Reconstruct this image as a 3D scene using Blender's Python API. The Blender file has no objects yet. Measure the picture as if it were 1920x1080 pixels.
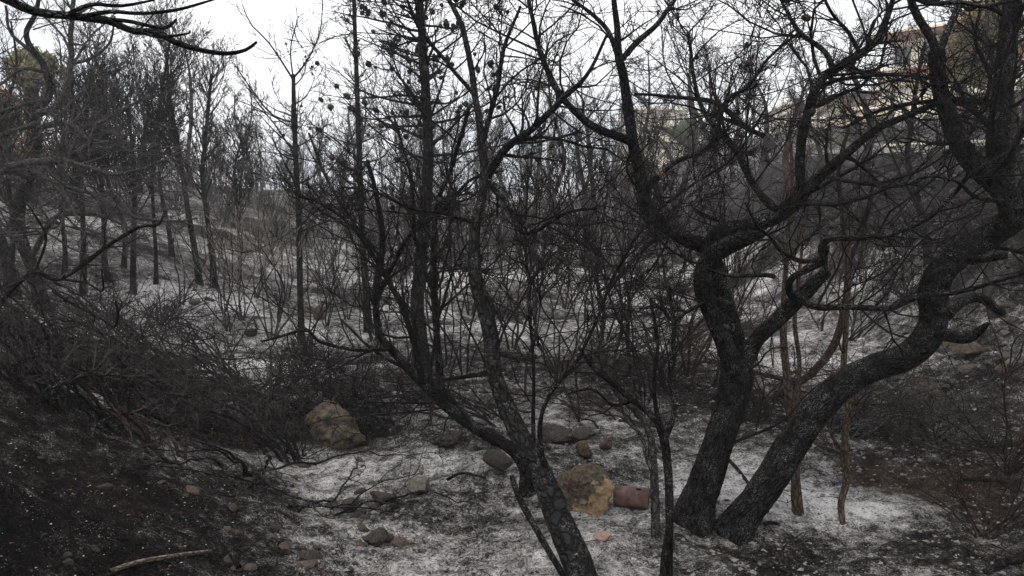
import bpy, math, random
import numpy as np
from mathutils import Vector

# ------------------------------------------------------------------ camera, sky, sun, exposure
scn = bpy.context.scene
COL = scn.collection
F = 1500.0                      # focal length in photo pixels (photo 1920 wide)
PITCH = math.atan(140.0 / F)    # horizon at photo row 400
EYE = np.array([0.0, 0.0, 2.0])
camd = bpy.data.cameras.new('camera')
camd.sensor_width = 36.0
camd.lens = 36.0 * F / 1920.0
camd.clip_start = 0.05
camd.clip_end = 3000.0
cam = bpy.data.objects.new('camera', camd)
cam.location = EYE
cam.rotation_euler = (math.pi / 2 - PITCH, 0, 0)
COL.objects.link(cam)
scn.camera = cam

SUN_EL, SUN_ROT = math.radians(52), math.radians(210)
world = bpy.data.worlds.new('World')
scn.world = world
world.use_nodes = True
wn, wl = world.node_tree.nodes, world.node_tree.links
wn.clear()
w_out = wn.new('ShaderNodeOutputWorld')
w_bg = wn.new('ShaderNodeBackground')
w_sky = wn.new('ShaderNodeTexSky')
w_sky.sky_type = 'NISHITA'
w_sky.sun_disc = False
w_sky.sun_elevation = SUN_EL
w_sky.sun_rotation = SUN_ROT
w_sky.dust_density = 3.0
w_tc = wn.new('ShaderNodeTexCoord')
w_map = wn.new('ShaderNodeMapping')
w_map.inputs['Scale'].default_value = (1, 1, 2.6)
w_noise = wn.new('ShaderNodeTexNoise')
w_noise.inputs['Scale'].default_value = 2.2
w_noise.inputs['Detail'].default_value = 5
w_ramp = wn.new('ShaderNodeValToRGB')        # overcast: pale cloud with soft variation
w_ramp.color_ramp.elements[0].position = 0.34
w_ramp.color_ramp.elements[0].color = (5.4, 5.65, 6.2, 1)
w_ramp.color_ramp.elements[1].position = 0.60
w_ramp.color_ramp.elements[1].color = (10.2, 10.2, 10.3, 1)
w_mix = wn.new('ShaderNodeMix')
w_mix.data_type = 'RGBA'
w_mix.inputs[0].default_value = 0.93
wl.new(w_tc.outputs['Generated'], w_map.inputs['Vector'])
wl.new(w_map.outputs[0], w_noise.inputs['Vector'])
wl.new(w_noise.outputs['Fac'], w_ramp.inputs[0])
wl.new(w_sky.outputs[0], w_mix.inputs[6])
wl.new(w_ramp.outputs[0], w_mix.inputs[7])
wl.new(w_mix.outputs[2], w_bg.inputs['Color'])
w_bg.inputs['Strength'].default_value = 0.095
wl.new(w_bg.outputs[0], w_out.inputs['Surface'])

sund = bpy.data.lights.new('sun', 'SUN')
sund.energy = 1.5
sund.angle = math.radians(35)
sund.color = (1.0, 0.97, 0.93)
sun = bpy.data.objects.new('sun', sund)
sun.rotation_euler = (math.pi / 2 - SUN_EL, 0, math.radians(180) - SUN_ROT)   # travels towards +x +y
COL.objects.link(sun)

scn.view_settings.view_transform = 'Standard'
scn.view_settings.look = 'None'
scn.view_settings.exposure = 0.75
scn.view_settings.gamma = 1.0
scn.view_settings.use_curve_mapping = False
scn.render.engine = 'CYCLES'
scn.cycles.use_denoising = True
scn.cycles.denoiser = 'OPENIMAGEDENOISE'
scn.cycles.denoising_input_passes = 'RGB_ALBEDO_NORMAL'
scn.cycles.denoising_prefilter = 'ACCURATE'
scn.cycles.max_bounces = 4
scn.cycles.diffuse_bounces = 2
scn.cycles.glossy_bounces = 2
scn.cycles.transparent_max_bounces = 8
scn.cycles.volume_bounces = 2
scn.cycles.use_adaptive_sampling = True
scn.cycles.adaptive_threshold = 0.02

R = np.random.default_rng(7)
random.seed(7)

# ------------------------------------------------------------------ noise and terrain
_perm = np.random.default_rng(3).permutation(1024)
_vals = np.random.default_rng(4).random(1024) * 2 - 1


def vnoise(x, y):
    x = np.asarray(x, float); y = np.asarray(y, float)
    xi = np.floor(x).astype(int); yi = np.floor(y).astype(int)
    fx = x - xi; fy = y - yi
    fx = fx * fx * fx * (fx * (fx * 6 - 15) + 10)
    fy = fy * fy * fy * (fy * (fy * 6 - 15) + 10)

    def h(a, b):
        return _vals[_perm[(a + _perm[b & 1023]) & 1023]]
    a = h(xi, yi); b = h(xi + 1, yi); c = h(xi, yi + 1); d = h(xi + 1, yi + 1)
    return (a * (1 - fx) + b * fx) * (1 - fy) + (c * (1 - fx) + d * fx) * fy


def fbm(x, y, octv=4, gain=0.5):
    s = 0; a = 1.0; f = 1.0
    for i in range(octv):
        s = s + a * vnoise(x * f + 17.3 * i, y * f - 9.1 * i)
        a *= gain; f *= 2.03
    return s


def sstep(a, b, t):
    t = np.clip((t - a) / (b - a), 0, 1)
    return t * t * (3 - 2 * t)


def softpos(t, w=0.5):
    return 0.5 * (t + np.sqrt(t * t + w * w)) - 0.0


def terrain(x, y):
    x = np.asarray(x, float); y = np.asarray(y, float)
    z = np.zeros(np.broadcast(x, y).shape)
    # near left bank (spur that runs out into the valley)
    foot = 1.05 + 0.9 * softpos(y - 5.2, 1.0) - 0.06
    bank = 0.62 * softpos(-x - foot, 0.5)
    bank = np.minimum(bank, 3.2 + 0.1 * bank)
    z = z + bank * (1 - sstep(9, 15, y) * 0.72)
    # far left valley side
    z = z + 3.6 * np.tanh((0.33 * softpos(-x - 4.6, 1.5) + 0.06 * softpos(-x - 12, 3.0)) / 3.6) * sstep(9, 17, y) * (1 - 0.6 * sstep(30, 60, y))
    # right slope with a terrace on top
    rfoot = 4.3 + 0.045 * y
    s = softpos(x - rfoot, 0.8)
    top = 3.5 + 0.02 * np.clip(y - 20, 0, 60)
    z = z + top * (1 - np.exp(-(s * 1.15 / top) ** 1.5)) * 1.03 * sstep(3, 9, y)
    # terrace rises to the houses
    z = z + 0.15 * softpos(x - 13, 3) * sstep(26, 50, y)
    # valley end rises
    z = z + 3.6 * np.tanh(0.085 * softpos(y - 27, 6) / 3.6)
    # behind the camera the path climbs gently
    z = z + 0.12 * softpos(-y - 1, 1.0)
    # relief
    near = 1 - sstep(8, 60, y)
    z = z + 0.16 * fbm(x * 0.32, y * 0.32, 3) * (0.5 + 0.5 * near) + 0.05 * fbm(x * 1.3 + 5, y * 1.3, 3)
    z = z + 0.018 * fbm(x * 5.1, y * 5.1 + 9, 3)
    rid = np.abs(fbm(x * 2.3 + 31, y * 2.3, 3))
    z = z - 0.07 * np.exp(-(rid / 0.14) ** 2) * (sstep(4.5, 7, x) + 0.35)
    z = z + sstep(4.5, 7, x - 0.03 * y) * (1 - sstep(26, 40, y)) * (0.16 * fbm(x * 0.9 + 3, y * 0.9, 3) + 0.06 * fbm(x * 3.1, y * 3.1, 2))
    return z


Z0 = float(terrain(0.6, 4.8))


def ground(x, y):
    return terrain(x, y) - Z0


def ray(px, py):
    u = (px - 960.0) / F; v = (540.0 - py) / F
    c, s = math.cos(PITCH), math.sin(PITCH)
    return np.array([u, c + v * s, -s + v * c])


def P(px, py, d):
    return EYE + d * ray(px, py)


_DS = np.exp(np.linspace(math.log(1.5), math.log(220), 1400))


def hit(px, py):
    """where the sight line through a photo pixel meets the ground; returns (point, depth)"""
    r = ray(px, py)
    pts = EYE[None] + _DS[:, None] * r[None]
    below = pts[:, 2] < ground(pts[:, 0], pts[:, 1])
    i = int(np.argmax(below)) if below.any() else len(_DS) - 1
    p = pts[i].copy(); p[2] = ground(p[0], p[1])
    return p, float(_DS[i])


# ------------------------------------------------------------------ materials
def new_mat(name):
    m = bpy.data.materials.new(name); m.use_nodes = True
    n, l = m.node_tree.nodes, m.node_tree.links
    b = n['Principled BSDF']
    b.inputs['Roughness'].default_value = 0.85
    b.inputs['Specular IOR Level'].default_value = 0.25
    return m, n, l, b


def ramp(n, stops):
    r = n.new('ShaderNodeValToRGB')
    e = r.color_ramp.elements
    while len(e) < len(stops):
        e.new(0.5)
    for i, (p, c) in enumerate(stops):
        e[i].position = p
        e[i].color = (c, c, c, 1) if isinstance(c, (int, float)) else (*c, 1)
    return r


def noise(n, l, vec, scale, detail=4, rough=0.55):
    t = n.new('ShaderNodeTexNoise')
    t.inputs['Scale'].default_value = scale
    t.inputs['Detail'].default_value = detail
    t.inputs['Roughness'].default_value = rough
    if vec is not None:
        l.new(vec, t.inputs['Vector'])
    return t


def mixc(n, l, fac, a, b):
    m = n.new('ShaderNodeMix'); m.data_type = 'RGBA'
    if isinstance(fac, (int, float)):
        m.inputs[0].default_value = fac
    else:
        l.new(fac, m.inputs[0])
    for i, v in ((6, a), (7, b)):
        if isinstance(v, tuple):
            m.inputs[i].default_value = (*v, 1)
        else:
            l.new(v, m.inputs[i])
    return m.outputs[2]


def mth(n, l, op, a, b=None, clamp=False):
    m = n.new('ShaderNodeMath'); m.operation = op; m.use_clamp = clamp
    for i, v in enumerate((a, b)):
        if v is None:
            continue
        if isinstance(v, (int, float)):
            m.inputs[i].default_value = v
        else:
            l.new(v, m.inputs[i])
    return m.outputs[0]


def bump(n, l, b, h, strength=0.5, dist=0.01):
    k = n.new('ShaderNodeBump')
    k.inputs['Strength'].default_value = strength
    k.inputs['Distance'].default_value = dist
    l.new(h, k.inputs['Height'])
    l.new(k.outputs[0], b.inputs['Normal'])


def coords(n):
    return n.new('ShaderNodeTexCoord').outputs['Object']


def bark_mat(name, dark, light, fleck=0.25, fleck_amt=0.5, crack=True):
    """charred bark on hand-built limbs: plates along the limb (UV in metres) with ash flecks"""
    dark = tuple(v * 1.4 for v in dark); light = tuple(v * 1.4 for v in light); fleck *= 1.25
    m, n, l, b = new_mat(name)
    oc = coords(n)
    uv = n.new('ShaderNodeTexCoord').outputs['UV']
    mp = n.new('ShaderNodeMapping'); mp.inputs['Scale'].default_value = (48, 17, 1)
    l.new(uv, mp.inputs['Vector'])
    dn = noise(n, l, oc, 22, 3)
    va = n.new('ShaderNodeVectorMath'); va.operation = 'MULTIPLY_ADD'
    l.new(dn.outputs['Color'], va.inputs[0]); va.inputs[1].default_value = (1.5, 1.5, 1.5)
    l.new(mp.outputs[0], va.inputs[2])
    vo = n.new('ShaderNodeTexVoronoi'); vo.feature = 'DISTANCE_TO_EDGE'; vo.inputs['Scale'].default_value = 1.0
    l.new(va.outputs[0], vo.inputs['Vector'])
    plate = ramp(n, [(0.0, 0.0), (0.22, 1.0)])
    l.new(vo.outputs['Distance'], plate.inputs[0])
    n1 = noise(n, l, oc, 9, 5)
    base = mixc(n, l, n1.outputs['Fac'], dark, light)
    base = mixc(n, l, plate.outputs[0], tuple(c * 0.62 for c in dark), base)
    # ash flecks caught in the bark
    mp2 = n.new('ShaderNodeMapping'); mp2.inputs['Scale'].default_value = (200, 95, 1)
    l.new(uv, mp2.inputs['Vector'])
    vb = n.new('ShaderNodeVectorMath'); vb.operation = 'MULTIPLY_ADD'
    dn2 = noise(n, l, oc, 70, 3)
    l.new(dn2.outputs['Color'], vb.inputs[0]); vb.inputs[1].default_value = (3, 3, 3); l.new(mp2.outputs[0], vb.inputs[2])
    v2 = n.new('ShaderNodeTexVoronoi'); v2.inputs['Scale'].default_value = 1.0
    l.new(vb.outputs[0], v2.inputs['Vector'])
    fl = ramp(n, [(0.20, 1.0), (0.42, 0.0)])
    l.new(v2.outputs['Distance'], fl.inputs[0])
    n2 = noise(n, l, oc, 7.5, 6, 0.72)
    fm = ramp(n, [(0.62 - 0.25 * fleck_amt, 0.0), (0.78 - 0.2 * fleck_amt, 1.0)])
    l.new(n2.outputs['Fac'], fm.inputs[0])
    ge = n.new('ShaderNodeNewGeometry'); sz = n.new('ShaderNodeSeparateXYZ'); l.new(ge.outputs['Normal'], sz.inputs[0])
    upf = mth(n, l, 'MULTIPLY', sz.outputs['Z'], 0.07)
    l.new(mth(n, l, 'ADD', n2.outputs['Fac'], upf), fm.inputs[0])
    f = mth(n, l, 'MULTIPLY', fl.outputs[0], fm.outputs[0])
    col = mixc(n, l, f, base, (fleck, fleck * 0.98, fleck * 0.95))
    l.new(col, b.inputs['Base Color'])
    b.inputs['Roughness'].default_value = 0.9
    b.inputs['Specular IOR Level'].default_value = 0.05
    n3 = noise(n, l, oc, 120, 3)
    hgt = mth(n, l, 'MULTIPLY_ADD', plate.outputs[0], 1.0)
    h = mth(n, l, 'ADD', plate.outputs[0], mth(n, l, 'MULTIPLY', n3.outputs['Fac'], 0.5))
    bump(n, l, b, h, 1.0, 0.009)
    return m


def twig_mat(name, a, b_, scale=7, ashy=0.0):
    a = tuple(v * 1.4 for v in a); b_ = tuple(v * 1.4 for v in b_)
    m, n, l, b = new_mat(name)
    oc = coords(n)
    n1 = noise(n, l, oc, scale, 4)
    r = ramp(n, [(0.35, 0.0), (0.68, 1.0)])
    l.new(n1.outputs['Fac'], r.inputs[0])
    oi = n.new('ShaderNodeObjectInfo')
    c = mixc(n, l, r.outputs[0], a, b_)
    if ashy:
        n2 = noise(n, l, oc, 38, 3)
        r2 = ramp(n, [(0.55, 0.0), (0.72, 1.0)])
        l.new(n2.outputs['Fac'], r2.inputs[0])
        c = mixc(n, l, mth(n, l, 'MULTIPLY', r2.outputs[0], ashy), c, (0.30, 0.29, 0.28))
    l.new(c, b.inputs['Base Color'])
    b.inputs['Roughness'].default_value = 0.9
    b.inputs['Specular IOR Level'].default_value = 0.04
    return m


def stone_mat(name, cols, scale=6, bmp=0.6, speck=None):
    cols = [(p, tuple(v * 1.4 for v in (c if isinstance(c, tuple) else (c, c, c)))) for p, c in cols]
    m, n, l, b = new_mat(name)
    oc = coords(n)
    n1 = noise(n, l, oc, scale, 6, 0.6)
    r = ramp(n, cols)
    l.new(n1.outputs['Fac'], r.inputs[0])
    c = r.outputs[0]
    n2 = noise(n, l, oc, scale * 9, 4, 0.7)
    r2 = ramp(n, [(0.4, 0.0), (0.7, 1.0)])
    l.new(n2.outputs['Fac'], r2.inputs[0])
    c = mixc(n, l, mth(n, l, 'MULTIPLY', r2.outputs[0], 0.35), c, speck or (0.05, 0.045, 0.04))
    # ash dust settled on upward faces
    g = n.new('ShaderNodeNewGeometry'); sx = n.new('ShaderNodeSeparateXYZ')
    l.new(g.outputs['Normal'], sx.inputs[0])
    up = ramp(n, [(0.55, 0.0), (1.0, 1.0)]); l.new(sx.outputs['Z'], up.inputs[0])
    n3 = noise(n, l, oc, 14, 4); r3 = ramp(n, [(0.5, 0.0), (0.68, 0.38)]); l.new(n3.outputs['Fac'], r3.inputs[0])
    c = mixc(n, l, mth(n, l, 'MULTIPLY', up.outputs[0], r3.outputs[0]), c, (0.18, 0.175, 0.17))
    l.new(c, b.inputs['Base Color'])
    b.inputs['Roughness'].default_value = 0.9
    bump(n, l, b, mth(n, l, 'ADD', n1.outputs['Fac'], mth(n, l, 'MULTIPLY', n2.outputs['Fac'], 0.4)), bmp, 0.02)
    return m


def flat_mat(name, c, var=0.15, scale=3, rough=0.85, bmp=0.0):
    m, n, l, b = new_mat(name)
    oc = coords(n)
    n1 = noise(n, l, oc, scale, 5)
    col = mixc(n, l, n1.outputs['Fac'], tuple(v * (1 - var) for v in c), tuple(min(1, v * (1 + var)) for v in c))
    l.new(col, b.inputs['Base Color'])
    b.inputs['Roughness'].default_value = rough
    if bmp:
        bump(n, l, b, n1.outputs['Fac'], bmp, 0.01)
    return m


M = {}
M['char'] = bark_mat('charred_bark', (0.003, 0.003, 0.0032), (0.011, 0.0105, 0.0105), 0.22, 0.5)
M['char_ash'] = bark_mat('charred_bark_ashy', (0.003, 0.003, 0.0032), (0.019, 0.0185, 0.0185), 0.20, 0.62)
M['greybark'] = bark_mat('ash_grey_bark', (0.011, 0.0105, 0.010), (0.065, 0.061, 0.057), 0.24, 0.7)
M['char_grey'] = bark_mat('charred_grey_bark', (0.007, 0.007, 0.0073), (0.028, 0.0275, 0.0275), 0.22, 0.4)
M['brownbark'] = bark_mat('scorched_brown_bark', (0.030, 0.0235, 0.018), (0.11, 0.086, 0.063), 0.03, 0.6)
M['redbark'] = bark_mat('scorched_red_bark', (0.010, 0.0072, 0.006), (0.040, 0.026, 0.020), 0.12, 0.3)
M['twig'] = twig_mat('charred_twig', (0.004, 0.0038, 0.0036), (0.015, 0.0138, 0.0128))
M['twig_ash'] = twig_mat('ash_grey_twig', (0.011, 0.0103, 0.0098), (0.056, 0.052, 0.048), 5, 0.3)
M['twig_red'] = twig_mat('scorched_red_twig', (0.008, 0.0062, 0.0055), (0.034, 0.024, 0.019))
M['twig_brush'] = twig_mat('sooty_grey_twig', (0.007, 0.0065, 0.006), (0.050, 0.0455, 0.041), 9)
M['twig_tan'] = twig_mat('pale_dry_twig', (0.06, 0.05, 0.042), (0.22, 0.19, 0.165))
M['cone'] = twig_mat('burnt_cone', (0.010, 0.009, 0.009), (0.035, 0.03, 0.028), 40)
M['twig_far'] = twig_mat('far_burnt_twig', (0.012, 0.011, 0.0105), (0.05, 0.045, 0.041), 2)  # paler than near burnt twigs: smoke haze over distance put into the colour
M['leaf_green'] = twig_mat('pine_needles', (0.085, 0.08, 0.03), (0.21, 0.165, 0.065), 1.2)
M['leaf_olive'] = twig_mat('olive_needles', (0.09, 0.092, 0.045), (0.20, 0.175, 0.085), 1.0)
M['leaf_brown'] = twig_mat('scorched_leaves', (0.09, 0.060, 0.035), (0.22, 0.14, 0.07), 1.2)
M['leaf_shrub'] = twig_mat('garden_leaves', (0.03, 0.045, 0.018), (0.09, 0.11, 0.05), 1.4)
M['stone_grey'] = stone_mat('ash_grey_stone', [(0.3, (0.035, 0.032, 0.029)), (0.55, (0.09, 0.083, 0.075)), (0.8, (0.18, 0.17, 0.155))], 7)
M['stone_dark'] = stone_mat('sooty_stone', [(0.3, (0.007, 0.006, 0.0055)), (0.55, (0.025, 0.021, 0.018)), (0.8, (0.07, 0.056, 0.046))], 7)
M['stone_brown'] = stone_mat('brown_stone', [(0.3, (0.018, 0.015, 0.013)), (0.55, (0.05, 0.037, 0.028)), (0.8, (0.095, 0.07, 0.052))], 6)
M['stone_sand'] = stone_mat('sandstone', [(0.36, (0.014, 0.012, 0.010)), (0.48, (0.034, 0.027, 0.020)), (0.60, (0.068, 0.051, 0.033)), (0.85, (0.12, 0.088, 0.054))], 5)
M['stone_red'] = stone_mat('reddish_stone', [(0.3, (0.025, 0.017, 0.015)), (0.6, (0.065, 0.04, 0.033)), (0.85, (0.11, 0.07, 0.058))], 8)
M['stone_pale'] = stone_mat('pale_stone', [(0.3, 0.2), (0.6, (0.36, 0.34, 0.31)), (0.85, (0.5, 0.48, 0.44))], 8)

# ---- ground material
gm, n, l, b = new_mat('burnt_ground')
oc = coords(n)
at = n.new('ShaderNodeAttribute'); at.attribute_name = 'cover'
sep = n.new('ShaderNodeSeparateColor'); l.new(at.outputs['Color'], sep.inputs[0])
nA = noise(n, l, oc, 1.7, 6, 0.62)
nB = noise(n, l, oc, 9.0, 6, 0.68)
nC = noise(n, l, oc, 55.0, 4, 0.7)
nD = noise(n, l, oc, 120.0, 3, 0.65)
f = mth(n, l, 'MULTIPLY_ADD', nB.outputs['Fac'], 0.85)
n.active = None
f = mth(n, l, 'ADD', mth(n, l, 'MULTIPLY', mth(n, l, 'SUBTRACT', nB.outputs['Fac'], 0.5), 1.5),
        mth(n, l, 'MULTIPLY', mth(n, l, 'SUBTRACT', nA.outputs['Fac'], 0.5), 0.8))
f = mth(n, l, 'ADD', f, mth(n, l, 'MULTIPLY', mth(n, l, 'SUBTRACT', nC.outputs['Fac'], 0.5), 1.15))
f = mth(n, l, 'ADD', f, mth(n, l, 'MULTIPLY', mth(n, l, 'SUBTRACT', nD.outputs['Fac'], 0.5), 1.05))
f = mth(n, l, 'ADD', f, sep.outputs[0])
gr = ramp(n, [(0.0, (0.006, 0.0054, 0.0049)), (0.28, (0.026, 0.0235, 0.0212)), (0.46, (0.115, 0.109, 0.103)),
              (0.66, (0.31, 0.299, 0.288)), (0.95, (0.66, 0.645, 0.627))])
l.new(f, gr.inputs[0])
# scorched brown soil where the attribute says so
nE = noise(n, l, oc, 13, 5, 0.65)
br = ramp(n, [(0.3, (0.012, 0.009, 0.0075)), (0.52, (0.045, 0.029, 0.02)), (0.75, (0.12, 0.076, 0.048))])
l.new(nE.outputs['Fac'], br.inputs[0])
bmask = mth(n, l, 'MULTIPLY', sep.outputs[1], mth(n, l, 'MULTIPLY_ADD', nB.outputs['Fac'], 1.4), True)
gc = mixc(n, l, bmask, gr.outputs[0], br.outputs[0])
# flakes of white ash and bits of charcoal
vo = n.new('ShaderNodeTexVoronoi'); vo.inputs['Scale'].default_value = 70; l.new(oc, vo.inputs['Vector'])
fl = ramp(n, [(0.10, 1.0), (0.2, 0.0)]); l.new(vo.outputs['Distance'], fl.inputs[0])
nF = noise(n, l, oc, 4.3, 3); fm = ramp(n, [(0.5, 0.0), (0.62, 1.0)]); l.new(nF.outputs['Fac'], fm.inputs[0])
gc = mixc(n, l, mth(n, l, 'MULTIPLY', mth(n, l, 'MULTIPLY', fl.outputs[0], fm.outputs[0]), 0.8), gc, (0.42, 0.41, 0.39))
v3 = n.new('ShaderNodeTexVoronoi'); v3.inputs['Scale'].default_value = 38; l.new(oc, v3.inputs['Vector'])
ck = ramp(n, [(0.14, 1.0), (0.26, 0.0)]); l.new(v3.outputs['Distance'], ck.inputs[0])
nG = noise(n, l, oc, 3.1, 3); cm = ramp(n, [(0.48, 0.0), (0.6, 1.0)]); l.new(nG.outputs['Fac'], cm.inputs[0])
gc = mixc(n, l, mth(n, l, 'MULTIPLY', ck.outputs[0], cm.outputs[0]), gc, (0.008, 0.0075, 0.007))
l.new(gc, b.inputs['Base Color'])
b.inputs['Roughness'].default_value = 0.95
b.inputs['Specular IOR Level'].default_value = 0.03
hh = mth(n, l, 'ADD', nB.outputs['Fac'], mth(n, l, 'MULTIPLY', nC.outputs['Fac'], 0.45))
hh = mth(n, l, 'ADD', hh, mth(n, l, 'MULTIPLY', nD.outputs['Fac'], 0.15))
bump(n, l, b, hh, 1.0, 0.06)
M['ground'] = gm


# ------------------------------------------------------------------ mesh helpers
def mesh_np(name, verts, quads=None, tris=None, mat=None, smooth=True, uv=None):
    me = bpy.data.meshes.new(name)
    verts = np.asarray(verts, np.float32)
    nq = 0 if quads is None else len(quads)
    nt = 0 if tris is None else len(tris)
    me.vertices.add(len(verts)); me.vertices.foreach_set('co', verts.ravel())
    me.loops.add(nq * 4 + nt * 3)
    parts = []
    if nq: parts.append(np.asarray(quads, np.int32).ravel())
    if nt: parts.append(np.asarray(tris, np.int32).ravel())
    lv = np.concatenate(parts)
    me.loops.foreach_set('vertex_index', lv)
    me.polygons.add(nq + nt)
    st = np.concatenate([np.arange(nq) * 4, nq * 4 + np.arange(nt) * 3]).astype(np.int32)
    me.polygons.foreach_set('loop_start', st)
    me.polygons.foreach_set('use_smooth', np.full(nq + nt, smooth))
    if uv is not None:
        ul = me.uv_layers.new(name='UVMap')
        ul.data.foreach_set('uv', np.asarray(uv, np.float32)[lv].ravel())
    me.update(calc_edges=True)
    if mat is not None:
        me.materials.append(mat)
    return me


def obj(name, me, parent=None, loc=None):
    o = bpy.data.objects.new(name, me)
    COL.objects.link(o)
    if parent is not None:
        o.parent = parent
    if loc is not None:
        o.location = loc
    return o


def tag(o, label, cat, group=None):
    o['label'] = label; o['category'] = cat
    if group: o['group'] = group
    return o


def thing(name, label, cat, loc, rz=0.0, sc=1.0, group=None):
    o = bpy.data.objects.new(name, None)
    o.empty_display_size = 0.1
    COL.objects.link(o)
    o.location = tuple(float(v) for v in loc); o.rotation_euler = (0, 0, rz); o.scale = (sc, sc, sc)
    return tag(o, label, cat, group)


def copy_tree(src, loc, rz=0.0, sc=1.0, label=None, group=None, tilt=(0, 0)):
    r = src.copy(); COL.objects.link(r)
    r.location = tuple(float(v) for v in loc); r.rotation_euler = (tilt[0], tilt[1], rz)
    r.scale = (sc, sc, sc)
    if label: r['label'] = label
    if group: r['group'] = group
    for ch in src.children:
        c = ch.copy(); COL.objects.link(c); c.parent = r
        for g in ch.children:
            d = g.copy(); COL.objects.link(d); d.parent = c
    return r


def tubes(paths, radii, sides):
    """batch of tubes: paths (K,n,3), radii (K,n) -> verts, quads"""
    K, nn, _ = paths.shape
    T = np.gradient(paths, axis=1)
    T /= np.linalg.norm(T, axis=2, keepdims=True) + 1e-9
    mean = T.mean(1)
    ref = np.where(np.abs(mean[:, 2:3]) > 0.75, np.array([[1.0, 0.1, 0]]), np.array([[0.1, 0, 1.0]]))
    ref = np.repeat(ref[:, None, :], nn, 1)
    N = np.cross(T, ref); N /= np.linalg.norm(N, axis=2, keepdims=True) + 1e-9
    B = np.cross(T, N)
    a = np.arange(sides) * 2 * np.pi / sides
    V = paths[:, :, None, :] + radii[:, :, None, None] * (np.cos(a)[None, None, :, None] * N[:, :, None, :] + np.sin(a)[None, None, :, None] * B[:, :, None, :])
    V = V.reshape(-1, 3)
    k = np.arange(K)[:, None, None] * (nn * sides)
    i = np.arange(nn - 1)[None, :, None] * sides
    s = np.arange(sides)[None, None, :]; s2 = (s + 1) % sides
    Q = np.stack([k + i + s, k + i + s2, k + i + sides + s2, k + i + sides + s], -1).reshape(-1, 4)
    return V, Q


class Geo:
    def __init__(self):
        self.v = []; self.q = []; self.t = []; self.n = 0

    def add(self, paths, radii, sides):
        """tubes; three-sided ones (fine twigs) run out to a point"""
        K = len(paths)
        if K == 0: return
        if sides > 3:
            V, Q = tubes(paths, radii, sides)
            self.v.append(V); self.q.append(Q + self.n); self.n += len(V)
            return
        V, Q = tubes(paths, radii, 3)
        m = paths.shape[1]
        V = V.reshape(K, m, 3, 3)
        body = V[:, :m - 1].reshape(K, -1, 3)
        V = np.concatenate([body, paths[:, -1:, :]], 1)
        w = (m - 1) * 3 + 1
        k = (np.arange(K) * w)[:, None]
        s = np.arange(3)[None]; s2 = (s + 1) % 3
        self.t.append((np.stack([k + (m - 2) * 3 + s, k + (m - 2) * 3 + s2, k + w - 1 + 0 * s], -1)).reshape(-1, 3) + self.n)
        if m > 2:
            i = (np.arange(m - 2) * 3)[None, :, None]; k3 = k[:, :, None]; a = s[:, None, :]; b_ = s2[:, None, :]
            self.q.append(np.stack([k3 + i + a, k3 + i + b_, k3 + i + 3 + b_, k3 + i + 3 + a], -1).reshape(-1, 4) + self.n)
        V = V.reshape(-1, 3)
        self.v.append(V); self.n += len(V)

    def mesh(self, name, mat):
        return mesh_np(name, np.concatenate(self.v), np.concatenate(self.q) if self.q else None, np.concatenate(self.t) if self.t else None, mat=mat)


def catmull(pts, step):
    pts = np.asarray(pts, float)
    if len(pts) == 2:
        L = np.linalg.norm(pts[1, :3] - pts[0, :3]); k = max(3, int(L / step) + 1)
        t = np.linspace(0, 1, k)[:, None]
        return pts[0] * (1 - t) + pts[1] * t
    p = np.vstack([2 * pts[0] - pts[1], pts, 2 * pts[-1] - pts[-2]])
    out = []
    for i in range(1, len(p) - 2):
        L = np.linalg.norm(p[i + 1, :3] - p[i, :3]); k = max(2, int(L / step) + 1)
        t = (np.arange(k) / k)[:, None]
        a, b_, c, d = p[i - 1], p[i], p[i + 1], p[i + 2]
        out.append(0.5 * (2 * b_ + (c - a) * t + (2 * a - 5 * b_ + 4 * c - d) * t ** 2 + (3 * b_ - a - 3 * c + d) * t ** 3))
    out.append(pts[-1:])
    return np.vstack(out)


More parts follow.
